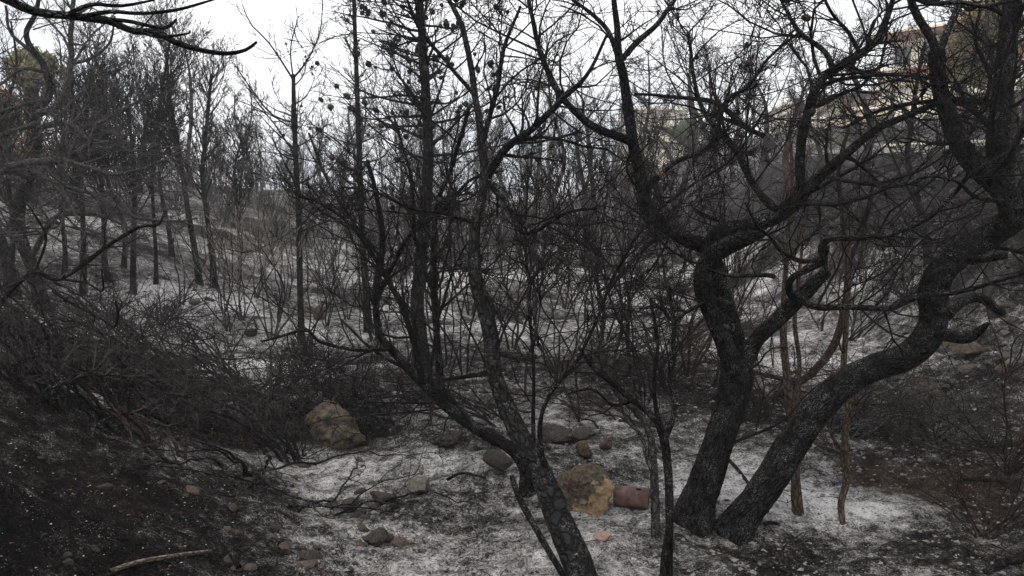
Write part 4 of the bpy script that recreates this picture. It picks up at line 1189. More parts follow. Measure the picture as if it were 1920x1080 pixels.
def dome_bush(label, base_px, rad, h, nst, seed, mat, tmat, group=None, thick=1.0, k1=8, l2k=4, l3k=3):
    rng = np.random.default_rng(seed)
    p0, d0 = hit(*base_px)
    root = thing('burnt_bush', label, 'bush', p0, group=group)
    A, AR = [], []
    for s in range(nst):
        az = rng.uniform(0, 6.28); el = rng.uniform(0.25, 1.4); n_ = 10; d = np.array([math.cos(az) * math.cos(el), math.sin(az) * math.cos(el), math.sin(el)])
        L = (rad * math.cos(el) + h * math.sin(el)) * rng.uniform(0.7, 1.1); p = np.array([rng.normal() * 0.06, rng.normal() * 0.06, -0.02]); pts = [[*p, 0.008]]
        for j in range(n_):
            d = d + rng.normal(size=3) * 0.12; d /= np.linalg.norm(d); p = p + d * L / n_; pts.append([*p, 0.008 * (1 - 0.07 * j)])
        pr = catmull(np.array(pts), 0.06)
        pr[:, 2] = np.maximum(pr[:, 2], ground(pr[:, 0] + p0[0], pr[:, 1] + p0[1]) - p0[2] - 0.02)
        obj('stem', limb_mesh('stem', pr, 6, mat, 0.1, seed=seed + s), root)
        rs = resamp(pr, 14); A.append(rs[:, :3]); AR.append(rs[:, 3])
    A, AR = np.array(A), np.array(AR)
    g = Geo()
    a, ar = spawn(A, AR, k1, 0.2, 1, (20, 60), lenf=0.45, taper=0.4, m=6, up=0.02, wig=0.18, curl=0.15, ratio=0.65, rmin=0.0032 * thick, rmax=0.006, rng=rng)
    g.add(a, ar, 4)
    b_, br_ = spawn(a, ar, l2k, 0.2, 1, (20, 60), lenf=0.5, taper=0.3, m=5, up=0.0, wig=0.18, curl=0.15, ratio=0.7, rmin=0.0022 * thick, rmax=0.005, rng=rng)
    g.add(b_, br_, 3)
    c, cr = spawn(b_, br_, l3k, 0.2, 1, (20, 60), lenf=0.5, taper=0.3, m=3, up=0.0, wig=0.18, curl=0.15, ratio=0.75, rmin=0.0017 * thick, rmax=0.003, rng=rng)
    g.add(c, cr, 3)
    for v in g.v:
        v[:, 2] = np.maximum(v[:, 2], ground(v[:, 0] + p0[0], v[:, 1] + p0[1]) - p0[2] + 0.004)
    t = obj('twigs', g.mesh('twigs', tmat), root); t['kind'] = 'stuff'
    return root


dome_bush('dense ball-shaped bush of fine burnt twigs above the brown sandstone boulder', (645, 800), 0.75, 0.85, 26, 101, M['char'], M['twig'], l3k=5)
bt = {'black': dome_bush('fine dark bush on the ash flat left of the dense ball-shaped bush', (520, 740), 0.6, 0.6, 16, 105, M['char'], M['twig_brush']),
      'red': dome_bush('round bush of fine brown twigs between the trunks of the valley bottom', (1250, 720), 0.7, 0.8, 16, 104, M['redbark'], M['twig_red']),
      'bowed': dome_bush('thorny burnt bush with bowed red-brown stems under the broken stubs', (1890, 890), 0.7, 1.1, 13, 103, M['redbark'], M['twig_red'], l3k=2, l2k=4),
      'grey': dome_bush('grey wispy bush in the hollow beside the slim tan sapling', (1640, 790), 0.6, 0.45, 16, 108, M['greybark'], M['twig_ash'])}
for k, (px, py), sc, rz, lab in (
        ('bowed', (1850, 1010), 0.75, 2.1, 'loose burnt bush with reddish curved stems at the edge of the right hollow'),
        ('black', (150, 640), 0.8, 1.0, 'burnt bush tangled into the arching sapling on the left bank'),
        ('black', (30, 720), 0.5, 3.0, 'dark wiry bush rooted high on the left bank'),
        ('black', (1700, 560), 1.1, 2.2, 'low burnt bush halfway up the right slope'),
        ('grey', (1760, 830), 1.0, 3.3, 'matted grey bush over the brown scorched soil'),
        ('black', (565, 858), 0.62, 2.6, 'small black bush leaning on the left side of the brown sandstone boulder'),
        ('red', (1140, 700), 0.7, 5.1, 'brown twiggy bush on the ash behind the reddish block'),
        ('black', (560, 700), 0.9, 4.4, 'black bush leaning on the dense ball-shaped bush'),
        ('black', (300, 610), 1.1, 5.5, 'open black bush below the left grove'),
        ('black', (200, 600), 1.0, 0.4, 'tangled black bush at the foot of the left grove'),
        ('black', (1380, 620), 1.2, 2.9, 'black bush behind the forking of the twin-limbed tree')):
    copy_tree(bt[k], hit(px, py)[0], rz, sc, label=lab)
# thickets that close the view at the valley end
TH = 'dense thicket of upright burnt stems closing off the valley'
th = [make_sapling(TH, 2.7, 9, 0.42, 51 + i, M['twig_far'], M['twig_far'], 'burnt thickets of the valley end', 'burnt_thicket', k1=12, thick=2.0, rad=0.018, l3k=3, wig=0.13) for i in range(2)]
for o in th: o['category'] = 'thicket'
rg = np.random.default_rng(77); used = set()
for dd, cols in ((24, (150, 230, 310, 380, 450, 530)), (28, (60, 200, 290, 370)), (26, (420, 500, 600, 690, 790, 880, 970, 1060, 1150, 1240, 1330)), (32, (330, 420, 520, 610, 700, 800, 900, 1000, 1090, 1190, 1280, 1370)),
                 (40, (60, 170, 280, 390, 480, 570, 660, 760, 850, 950, 1040, 1130, 1220, 1320, 1420)), (52, (30, 140, 260, 360, 460, 560, 650, 750, 850, 940, 1040, 1140, 1240, 1330))):
    for cx in cols:
        d_ = dd * rg.uniform(0.9, 1.12); x = (cx + rg.uniform(-35, 35) - 960) / F * d_; z = float(ground(x, d_)); k = int(rg.integers(2)); rz = rg.uniform(0, 6.28); sc = rg.uniform(0.7, 1.2)
        if k not in used:
            used.add(k); th[k].location = (x, d_, z); th[k].rotation_euler = (0, 0, rz); th[k].scale = (sc,) * 3
        else:
            copy_tree(th[k], (x, d_, z), rz, sc)

#==SECTION stones==
def ico(sub):
    import bmesh
    bm = bmesh.new(); bmesh.ops.create_icosphere(bm, subdivisions=sub, radius=1.0)
    V = np.array([v.co[:] for v in bm.verts]); T = np.array([[v.index for v in f.verts] for f in bm.faces]); bm.free()
    return V, T


def rock(name, seed, sub, mat, dims=(1, 1, 0.8), cuts=7, rough=0.10, smooth=True):
    rng = np.random.default_rng(int(seed))
    V, T = ico(sub)
    for c in range(cuts):
        nrm = rng.normal(size=3); nrm /= np.linalg.norm(nrm); h = rng.uniform(0.42, 0.8)
        dd = V @ nrm; k = dd > h
        V[k] -= np.outer(dd[k] - h, nrm) * 0.93
    for o_, a_ in ((1.3, rough * 0.8), (3.1, rough * 0.5), (7.0, rough * 0.4), (15.0, rough * 0.25)):
        V = V * (1 + a_ * (vnoise(V[:, 0] * o_ + seed, V[:, 1] * o_ + V[:, 2] * o_ * 0.7) + vnoise(V[:, 2] * o_ - seed, V[:, 0] * o_ * 0.8 - V[:, 1] * o_))[:, None])
    V = V * np.array(dims)
    return mesh_np(name, V, tris=T, mat=mat, smooth=smooth)


def put_rock(label, px, py, wpx, me, rz=0, sink=0.35, tilt=(0, 0), group=None, name='stone', cat='stone', hgt=0.8):
    p, d = hit(px, py); s = wpx * d / F / 2
    o = obj(name, me, None, (p[0], p[1], p[2] + s * hgt * (1 - sink)))
    o.scale = (s,) * 3; o.rotation_euler = (tilt[0], tilt[1], rz)
    return tag(o, label, cat, group)


# the yellow boulder: ochre patch where the crust has spalled
ym, n, l, b = new_mat('spalled_boulder')
oc = coords(n)
n1 = noise(n, l, oc, 3.0, 7, 0.68); n2 = noise(n, l, oc, 9, 5, 0.65); n3 = noise(n, l, oc, 40, 3)
sx = n.new('ShaderNodeSeparateXYZ'); l.new(oc, sx.inputs[0])
crust = ramp(n, [(0.3, (0.016, 0.013, 0.011)), (0.52, (0.075, 0.058, 0.04)), (0.8, (0.20, 0.16, 0.115))]); l.new(n2.outputs['Fac'], crust.inputs[0])
ochre = ramp(n, [(0.3, (0.14, 0.094, 0.046)), (0.5, (0.26, 0.185, 0.098)), (0.8, (0.38, 0.30, 0.195))]); l.new(n2.outputs['Fac'], ochre.inputs[0])
msk = mth(n, l, 'ADD', mth(n, l, 'MULTIPLY', sx.outputs['X'], 0.6), mth(n, l, 'MULTIPLY', sx.outputs['Z'], -0.8))
msk = mth(n, l, 'ADD', msk, mth(n, l, 'MULTIPLY', sx.outputs['Y'], -0.35))
msk = mth(n, l, 'ADD', msk, mth(n, l, 'MULTIPLY', mth(n, l, 'SUBTRACT', n1.outputs['Fac'], 0.5), 2.6))
mr = ramp(n, [(0.06, 0.0), (0.10, 1.0)]); l.new(msk, mr.inputs[0])
c = mixc(n, l, mr.outputs[0], crust.outputs[0], ochre.outputs[0])
edge = ramp(n, [(0.0, 0.0), (0.06, 1.0), (0.11, 0.0)]); l.new(msk, edge.inputs[0])
c = mixc(n, l, mth(n, l, 'MULTIPLY', edge.outputs[0], 0.6), c, (0.38, 0.30, 0.20))
l.new(c, b.inputs['Base Color'])
bump(n, l, b, mth(n, l, 'ADD', mth(n, l, 'MULTIPLY', mr.outputs[0], -0.5), mth(n, l, 'ADD', n2.outputs['Fac'], mth(n, l, 'MULTIPLY', n3.outputs['Fac'], 0.3))), 0.7, 0.03)
put_rock('yellow-ochre boulder with flaked brown crust lying beside the rusty can', 1098, 955, 122, rock('boulder', 5, 5, ym, (1.0, 0.88, 0.74), 2, 0.11), rz=0.2, sink=0.28, hgt=0.7, name='boulder', cat='boulder')
put_rock('large brown sandstone boulder half hidden under the twiggy bush', 636, 838, 136, rock('boulder', 8, 5, M['stone_sand'], (1.0, 0.8, 0.70), 6, 0.11), rz=-0.35, sink=0.5, tilt=(0.15, 0.3), name='boulder', cat='boulder')
put_rock('long sooty black rock with flat end lying on white ash', 840, 834, 74, rock('rock', 11, 4, M['stone_dark'], (1.0, 0.6, 0.42), 9, 0.06), rz=0.1, sink=0.15, tilt=(0, -0.15), name='rock', cat='rock', hgt=0.42)
put_rock('dark cube-like rock left of the forked tree foot', 934, 884, 64, rock('rock', 14, 4, M['stone_dark'], (0.95, 0.85, 0.8), 11, 0.05), rz=0.5, sink=0.2, name='rock', cat='rock')
put_rock('small tan rounded rock behind the yellow boulder', 1097, 858, 42, rock('rock', 17, 4, M['stone_sand'], (0.9, 0.8, 0.85), 6, 0.08), sink=0.15, name='rock', cat='rock')
put_rock('angular reddish-brown block with two flat faces behind the rusty can', 1139, 850, 38, rock('rock', 23, 3, M['stone_red'], (1.0, 0.8, 0.85), 14, 0.02, False), rz=0.7, sink=0.1, name='rock', cat='rock')
put_rock('pale grey rounded rock with twigs leaning on it', 789, 924, 54, rock('rock', 26, 4, M['stone_grey'], (1.0, 0.8, 0.62), 5, 0.07), rz=0.2, sink=0.25, name='rock', cat='rock', hgt=0.62)
put_rock('sooty lumpy stone with black hollow near the pale grey rock', 713, 944, 50, rock('rock', 29, 4, M['stone_dark'], (1.0, 0.8, 0.6), 6, 0.14), sink=0.2, name='rock', cat='rock', hgt=0.6)
put_rock('dark pyramid-shaped stone below the trailing brushwood', 655, 965, 42, rock('rock', 32, 3, M['stone_dark'], (1.0, 0.8, 0.85), 14, 0.04, False), sink=0.1, name='rock', cat='rock')
put_rock('dark rough rock by the bottom branches of the bank', 702, 1022, 52, rock('rock', 35, 4, M['stone_dark'], (1, 0.8, 0.7), 8, 0.12), sink=0.25, name='rock', cat='rock', hgt=0.7)
put_rock('dull brown rock standing on the ash before the V-topped pine', 601, 600, 34, rock('rock', 38, 3, M['stone_brown'], (0.9, 0.8, 0.95), 8, 0.06), sink=0.15, name='rock', cat='rock')
put_rock('squat grey-black rock on the pale ash flat', 470, 632, 26, rock('rock', 41, 3, M['stone_dark'], (1, 0.8, 0.6), 7, 0.08), sink=0.2, name='rock', cat='rock', hgt=0.6)
put_rock('flat-topped grey rock below the left grove', 366, 572, 26, rock('rock', 44, 3, M['stone_grey'], (1, 0.8, 0.6), 7, 0.08), sink=0.2, name='rock', cat='rock', hgt=0.6)
put_rock('whitish squared block on the lower right slope', 1614, 645, 22, rock('block', 47, 3, M['stone_pale'], (1, 0.8, 0.6), 16, 0.02, False), rz=0.4, sink=0.1, name='stone_block', cat='block', hgt=0.6)
put_rock('brown flattened rock leading the rubble below the broken stubs', 1812, 672, 70, rock('rock', 50, 4, M['stone_brown'], (1, 0.7, 0.55), 9, 0.08), sink=0.2, name='rock', cat='rock', hgt=0.55)
put_rock('reddish flat slab stone tilted on the left bank', 362, 925, 36, rock('rock', 53, 3, M['stone_red'], (1, 0.6, 0.35), 10, 0.06), sink=0.2, tilt=(0.2, 0.5), name='rock', cat='rock', hgt=0.35)
for px, w in ((1045, 66), (1085, 56)):
    put_rock('rounded sooty rock half covered by fallen stems behind the tan rock', px, 828, w, rock('rock', px, 4, M['stone_dark'], (1, 0.8, 0.55), 6, 0.1), sink=0.25, name='rock', cat='rock', hgt=0.55, group='sooty rocks under fallen stems')
# flat terracotta slab, broken in three: one main piece and two shards
def shard(seed, mat, k=11, th=0.05):
    rng = np.random.default_rng(seed)
    a = np.sort(np.arange(k) * 2 * np.pi / k + rng.uniform(-0.2, 0.2, k)); r = rng.uniform(0.75, 1.05, k)
    top = np.stack([r * np.cos(a), 0.7 * r * np.sin(a), np.full(k, th) + rng.normal(size=k) * 0.015], 1); bot = top * np.array([1.03, 1.03, 0]) - np.array([0, 0, th])
    V = np.vstack([top, bot, [[0, 0, th * 1.2]]])
    T = [(i, (i + 1) % k, 2 * k) for i in range(k)]; Q = [((i + 1) % k, i, k + i, k + (i + 1) % k) for i in range(k)]
    return mesh_np('shard', V, np.array(Q), np.array(T), mat=mat, smooth=False)


M['terracotta'] = stone_mat('pink_terracotta', [(0.3, (0.12, 0.07, 0.05)), (0.55, (0.22, 0.14, 0.11)), (0.8, (0.30, 0.22, 0.18))], 4, 0.4, (0.2, 0.17, 0.15))
for (px, py, w, sd, lab) in ((1128, 1008, 46, 1, 'pinkish flat broken tile lying in front of the yellow boulder'), (1152, 1012, 16, 2, 'small pink shard touching the flat broken tile'), (1110, 1020, 18, 4, 'thin pink shard left of the flat broken tile')):
    o = put_rock(lab, px, py, w, shard(sd, M['terracotta']), rz=sd * 1.3, name='broken_tile', cat='tile', hgt=0.0)
    o.rotation_euler = (0.06, -0.04, sd * 1.3); o.location.z += 0.008

# scattered stones
variants = {}
for key in ('grey', 'dark', 'brown'):
    variants[key] = [rock('stone', 200 + i * 3, 2, M['stone_' + key], (1, 0.8, 0.55 + 0.25 * (i % 3) / 2), 14, 0.05, False) for i in range(6)]
rg = np.random.default_rng(55)
def scatter(n_, box, smin, smax, keys, label, group, extra=None):
    c = 0; tries = 0
    while c < n_ and tries < n_ * 6:
        tries += 1
        px = rg.uniform(box[0], box[2]); py = rg.uniform(box[1], box[3])
        if extra and not extra(px, py): continue
        p, d = hit(px, py)
        s = rg.uniform(0, 1) ** 2 * (smax - smin) + smin
        me = variants[keys[rg.integers(len(keys))]][rg.integers(6)]
        o = obj('stone', me, None, (p[0], p[1], p[2] + s * 0.10)); o.scale = (s, s * rg.uniform(0.7, 1), s * rg.uniform(0.6, 1))
        o.rotation_euler = (rg.normal() * 0.2, rg.normal() * 0.2, rg.uniform(0, 6.28))
        tag(o, label, 'stone', group); c += 1


scatter(48, (700, 880, 1250, 1075), 0.012, 0.05, ('grey', 'dark', 'dark'), 'small sooty stone in the ash around the leaning trunk', 'small stones in the near ash')
scatter(70, (400, 850, 760, 1075), 0.015, 0.085, ('dark', 'dark', 'brown'), 'dark angular stone lying under the trailing brushwood', 'dark stones under the brushwood')
scatter(62, (1600, 540, 1920, 740), 0.03, 0.16, ('dark', 'brown', 'grey', 'dark'), 'rubble stone at the foot of the right slope', 'rubble on the right slope', lambda x, y: y > 560 + (1920 - x) * 0.2)
scatter(34, (1450, 420, 1900, 600), 0.03, 0.13, ('dark', 'grey', 'dark'), 'burnt stone lying on the bare face of the right slope', 'stones on the right slope face')
scatter(32, (380, 540, 1300, 760), 0.03, 0.13, ('grey', 'dark', 'dark'), 'grey stone scattered on the ash of the middle valley', 'stones of the middle valley')
scatter(18, (100, 480, 480, 600), 0.04, 0.16, ('grey', 'dark'), 'ash-dusted stone on the ground of the left grove', 'stones in the left grove')
scatter(18, (1260, 880, 1900, 1075), 0.01, 0.035, ('dark', 'grey'), 'pebble-sized burnt stone before the two heavy trunks', 'pebbles before the heavy trunks')
scatter(18, (20, 760, 420, 1075), 0.012, 0.05, ('dark', 'dark', 'brown'), 'blackened pebble on the open soil of the left bank', 'pebbles on the left bank')

# ------------------------------------------------------------------ rusty can
rust, n, l, b = new_mat('rusty_tin')
oc = coords(n)
n1 = noise(n, l, oc, 14, 6, 0.65); n2 = noise(n, l, oc, 70, 4, 0.7)
r1 = ramp(n, [(0.3, (0.042, 0.027, 0.024)), (0.52, (0.10, 0.060, 0.052)), (0.75, (0.18, 0.125, 0.11))]); l.new(n1.outputs['Fac'], r1.inputs[0])
r2 = ramp(n, [(0.6, 0.0), (0.72, 0.6)]); l.new(n2.outputs['Fac'], r2.inputs[0])
l.new(mixc(n, l, r2.outputs[0], r1.outputs[0], (0.30, 0.24, 0.22)), b.inputs['Base Color'])
b.inputs['Metallic'].default_value = 0.15; b.inputs['Roughness'].default_value = 0.8
bump(n, l, b, n2.outputs['Fac'], 0.4, 0.004)
pc, dc = hit(1184, 955)
Lc, rc = 62 * dc / F, 20.5 * dc / F
root = thing('rusty_can', 'dented rusty red-brown tin can lying on its side', 'can', (pc[0], pc[1], pc[2]))
root.rotation_euler = (0, 0, math.radians(-14))
sd, nl = 40, 15
V = []
for i in range(nl):
    t = i / (nl - 1); x = (t - 0.5) * Lc
    for j in range(sd):
        a = 2 * math.pi * j / sd
        r = rc * (1 + 0.025 * math.sin(3 * a + 4 * t) + 0.03 * vnoise(2 * math.cos(a) + 5, 3 * t + 2 * math.sin(a)))
        if 0.05 < t < 0.95 and i in (4, 5, 10): r *= 0.975
        V.append((x, r * math.cos(a), rc + r * math.sin(a) * 0.94))
V = np.array(V)
hole = {(i, j) for i in (9, 10) for j in (11, 12)}
Q = [(i * sd + j, i * sd + (j + 1) % sd, (i + 1) * sd + (j + 1) % sd, (i + 1) * sd + j) for i in range(nl - 1) for j in range(sd) if (i, j) not in hole]
me = mesh_np('body', V, np.array(Q), mat=rust)
bo = obj('body', me, root); so = bo.modifiers.new('wall', 'SOLIDIFY'); so.thickness = 0.003; so.offset = -1
def ring(x, r0, tube):
    k = 32; a = np.arange(k + 1) * 2 * np.pi / k
    return np.stack([np.full(k + 1, x), r0 * np.cos(a), rc + r0 * np.sin(a) * 0.94], 1)[None], np.full((1, k + 1), tube)
for x in (-Lc / 2, Lc / 2):
    g = Geo(); g.add(*ring(x, rc * 1.01, 0.0045), 6); obj('rim', g.mesh('rim', rust), root)
a = np.arange(sd) * 2 * np.pi / sd
V = np.vstack([np.stack([np.full(sd, -Lc / 2 + 0.008), rc * 0.985 * np.cos(a), rc + rc * 0.985 * np.sin(a) * 0.94], 1), [[-Lc / 2 + 0.012, 0, rc]]])
obj('end_plate', mesh_np('end_plate', V, tris=np.array([(i, (i + 1) % sd, sd) for i in range(sd)]), mat=rust), root)
g = Geo(); yy = rc * math.cos(2.05); g.add(np.array([[(x, -rc * 0.42, rc + rc * 0.90 * 0.94) for x in np.linspace(-Lc / 2, Lc / 2, 5)]]), np.full((1, 5), 0.003), 5); obj('seam', g.mesh('seam', rust), root)

# pale stick at the bottom left, charred sticks
def stick(label, pts, rpx, mat, dz=0.012, name='stick'):
    out = []
    for i, (x, y) in enumerate(pts):
        p, d = hit(x, y); out.append((p[0], p[1], p[2] + dz + rpx * d / F, rpx * d / F * (1 - 0.4 * i / len(pts))))
    pr = catmull(np.array(out), 0.03); o3 = pr[0, :3].copy(); q = pr.copy(); q[:, :3] -= o3
    o = obj(name, limb_mesh(name, q, 9, mat, 0.1, seed=pts[0][0]), None, o3)
    return tag(o, label, 'stick')


M['palewood'] = bark_mat('weathered_wood', (0.08, 0.066, 0.054), (0.20, 0.175, 0.15), 0.05, 0.3)
stick('pale weathered stick on the black soil of the left bank', [(205, 1082), (260, 1066), (320, 1055), (395, 1044)], 5, M['palewood'])
stick('short charred stick poking from the black soil beside the pale stick', [(448, 1080), (435, 1055), (418, 1030), (408, 1016)], 6, M['char'], 0.03)
stick('thin dark stick lying on the ash behind the pale grey rock', [(838, 905), (870, 898), (910, 903)], 3, M['char'])
stick('thin curved twig stuck in the ash near the bottom right', [(1470, 1078), (1462, 1050), (1476, 1025), (1495, 1012)], 2.2, M['redbark'])
stick('charred stick leaning out between the two heavy trunks', [(1360, 862), (1385, 890), (1410, 925), (1440, 968)], 3.5, M['char'])
stick('short black stick lying near the heavy leaning trunk foot', [(1433, 992), (1445, 990), (1462, 992)], 4, M['char'])
stick('charred log lying in the dark right hollow', [(1800, 905), (1850, 912), (1905, 915)], 6, M['redbark'])
stick('blackened log at the bottom right border', [(1950, 1035), (1915, 1052), (1880, 1062), (1850, 1078)], 11, M['char'], -0.02)
stick('burnt log lying far back on the valley ash', [(940, 668), (970, 680), (1005, 678)], 6, M['char'])

#==SECTION litter==
def chips(name, label, count, box, smin, smax, mat, seed, flat=0.6):
    rng = np.random.default_rng(seed)
    x = rng.uniform(box[0], box[1], count); y = box[2] + (box[3] - box[2]) * rng.random(count) ** 1.5
    z = ground(x, y)
    s = smin + (smax - smin) * rng.random(count) ** 2.5
    O = np.array([(1, 0, 0), (-0.7, 0.7, 0), (-0.6, -0.8, 0), (0.1, 0.1, 0.8), (0, 0, -0.6)])
    V = O[None] * rng.uniform(0.6, 1.3, (count, 5, 3)) * s[:, None, None] * np.array([1, 1, flat])
    a = rng.uniform(0, 6.28, count); c_, s_ = np.cos(a)[:, None], np.sin(a)[:, None]
    X = V[..., 0] * c_ - V[..., 1] * s_; Y = V[..., 0] * s_ + V[..., 1] * c_
    V = np.stack([X + x[:, None], Y + y[:, None], V[..., 2] + z[:, None] + 0.004], -1).reshape(-1, 3)
    T = np.array([(0, 1, 3), (1, 2, 3), (2, 0, 3), (1, 0, 4), (2, 1, 4), (0, 2, 4)])
    T = (T[None] + 5 * np.arange(count)[:, None, None]).reshape(-1, 3)
    o = obj(name, mesh_np(name, V, tris=T, mat=mat, smooth=False)); o['kind'] = 'stuff'; tag(o, label, 'litter')


M['coal'] = flat_mat('charcoal', (0.009, 0.0085, 0.008), 0.5, 30, 0.6)
M['ashbit'] = flat_mat('ash_flake', (0.36, 0.35, 0.34), 0.35, 20)
M['leafbit'] = flat_mat('scorched_litter', (0.10, 0.062, 0.038), 0.5, 25)
chips('charcoal_crumbs', 'black charcoal crumbs strewn over the ash', 10000, (-4.5, 5, 2.2, 10), 0.003, 0.016, M['coal'], 71)
chips('ash_flakes', 'white ash flakes and pale grit strewn over the soil', 9000, (-4.5, 5, 2.2, 10), 0.002, 0.009, M['ashbit'], 72, 0.5)
chips('scorched_leaf_litter', 'scattered brown bits of scorched bark and leaves', 1600, (-4, 4.5, 2.2, 9), 0.004, 0.016, M['leafbit'], 73, 0.25)
M['clod'] = flat_mat('ashy_clod', (0.17, 0.161, 0.151), 0.6, 18)
chips('ashy_clods', 'loose grey clods and rubble crumbs on the gully floor', 4600, (-1.15, 5, 4.2, 10), 0.007, 0.030, M['clod'], 76, 0.7)
chips('slope_scree', 'loose dark scree on the right slope', 5000, (4.5, 14, 7, 26), 0.01, 0.05, M['coal'], 74)
rng = np.random.default_rng(75)
K = 1700
x = rng.uniform(-4.5, 5.5, K); y = 2.4 + 10 * rng.random(K) ** 1.3; a = rng.uniform(0, 6.28, K); L = rng.uniform(0.04, 0.28, K) * (0.5 + rng.random(K))
t = np.linspace(-0.5, 0.5, 5)[None]; cv = rng.normal(size=K)[:, None] * 0.6
PX = x[:, None] + np.cos(a[:, None] + cv * t) * L[:, None] * t; PY = y[:, None] + np.sin(a[:, None] + cv * t) * L[:, None] * t
PZ = ground(PX, PY) + 0.006 + 0.02 * rng.random((K, 1)) * np.cos(t * 3)
g = Geo(); g.add(np.stack([PX, PY, PZ], -1), (rng.uniform(0.0012, 0.004, K)[:, None] * np.linspace(1, 0.5, 5)[None]), 3)
o = obj('twig_litter', g.mesh('twig_litter', M['twig'])); o['kind'] = 'stuff'; tag(o, 'thin charred twigs littering the ashy ground', 'litter')

#==SECTION houses==
M['white'] = flat_mat('white_render', (0.82, 0.76, 0.65), 0.06, 0.7)
M['cream'] = flat_mat('cream_render', (0.74, 0.64, 0.48), 0.08, 0.7)
M['tan'] = flat_mat('tan_render', (0.42, 0.27, 0.15), 0.1, 0.7)
M['eave'] = flat_mat('brown_timber', (0.13, 0.075, 0.05), 0.2, 3)
M['red'] = flat_mat('red_awning', (0.20, 0.035, 0.035), 0.15, 2)
M['metal'] = flat_mat('dark_metal', (0.07, 0.05, 0.04), 0.2, 5, 0.5)
M['concrete'] = flat_mat('concrete', (0.34, 0.33, 0.31), 0.2, 1.2, 0.9, 0.3)
gl, n, l, b = new_mat('window_glass'); b.inputs['Base Color'].default_value = (0.03, 0.035, 0.04, 1); b.inputs['Roughness'].default_value = 0.08; b.inputs['Specular IOR Level'].default_value = 0.5; M['glass'] = gl


def box(name, c0, c1, mat, parent):
    (x0, y0, z0), (x1, y1, z1) = c0, c1
    V = np.array([(x, y, z) for x in (x0, x1) for y in (y0, y1) for z in (z0, z1)])
    Q = np.array([(0, 1, 3, 2), (4, 6, 7, 5), (0, 4, 5, 1), (2, 3, 7, 6), (0, 2, 6, 4), (1, 5, 7, 3)])
    return obj(name, mesh_np(name, V, Q, mat=mat, smooth=False), parent)


def window(parent, x, z, w, h, fmat, y=0.0):
    f = box('window', (x, y - 0.05, z), (x + w, y + 0.02, z + h), fmat, parent)
    box('pane', (x + 0.08, y - 0.07, z + 0.08), (x + w / 2 - 0.03, y - 0.02, z + h - 0.08), M['glass'], f)
    box('pane', (x + w / 2 + 0.03, y - 0.07, z + 0.08), (x + w - 0.08, y - 0.02, z + h - 0.08), M['glass'], f)


def place(px, py, d):
    return P(px, py, d)


# apartment house above the right slope; local x runs along the front (towards the left end), y into the house
d = 52.0
pc = P(1905, 262, d); base_z = pc[2]
h = thing('apartment_building', 'white multi-storey house with balconies and red awning above the slope', 'building', (pc[0], pc[1], base_z), math.radians(180 - 42))
h.scale = (0.8, -1, 0.93)
box('wall', (0, 0, -3), (11.5, 9, 2.9), M['white'], h)
box('wall', (0, 0.2, 2.9), (11.0, 9, 5.6), M['white'], h)
box('wall', (0, 0.6, 5.6), (10.0, 9, 8.0), M['white'], h)
box('wall', (11.5, 3.0, -3), (17, 9, 4.4), M['cream'], h)
for z, x1 in ((2.75, 12.6), (5.45, 11.6)):
    box('balcony_slab', (0.0, -1.7, z), (x1, -0.002, z + 0.22), M['white'], h)
box('balcony_parapet', (0.5, -1.7, 2.97), (7.6, -1.55, 3.85), M['white'], h)
box('balcony_parapet', (0.5, -1.7, 5.67), (6.2, -1.55, 6.4), M['white'], h)
rl = box('railing', (7.7, -1.66, 3.85), (12.5, -1.60, 3.92), M['metal'], h)
for i in range(24): box('bar', (7.75 + i * 0.2, -1.645, 2.97), (7.79 + i * 0.2, -1.615, 3.85), M['metal'], rl)
rl = box('railing', (6.8, -1.66, 0.95), (12.4, -1.60, 1.02), M['eave'], h)
for i in range(28): box('bar', (6.85 + i * 0.2, -1.645, -0.05), (6.89 + i * 0.2, -1.615, 0.95), M['eave'], rl)
for x in (5.4, 9.4, 12.2): box('column', (x, -1.5, -2), (x + 0.38, -1.1, 2.75), M['cream'], h)
box('terrace', (-0.5, -2.6, -3.2), (13, -0.003, -0.05), M['cream'], h)
box('roof', (-0.8, -1.2, 8.0), (10.8, 9.6, 8.25), M['eave'], h)
box('roof_edge', (-0.9, -1.3, 8.25), (10.9, 9.7, 8.4), M['cream'], h)
box('roof', (11.4, 1.6, 4.4), (17.6, 9.6, 4.6), M['eave'], h)
for x in (12.0, 14.5, 17.0): box('column', (x, 1.7, 2.0), (x + 0.2, 1.9, 4.4), M['eave'], h)
box('awning', (3.0, -2.6, 5.05), (7.6, -1.72, 5.12), M['red'], h)
box('awning', (3.0, -2.62, 4.85), (7.6, -2.58, 5.05), M['red'], h)
box('awning', (8.2, -3.0, 2.1), (12.4, -1.72, 2.2), M['cream'], h)
for z in (0.2, 3.3, 6.0):
    for x in (1.0, 3.4, 6.0, 8.4): window(h, x, z, 1.5, 1.9 if z < 6 else 1.5, M['white'], 0.0 if z < 3 else (0.2 if z < 6 else 0.6))
box('chimney', (9.6, 3, 8.4), (10.2, 3.6, 9.3), M['white'], h)
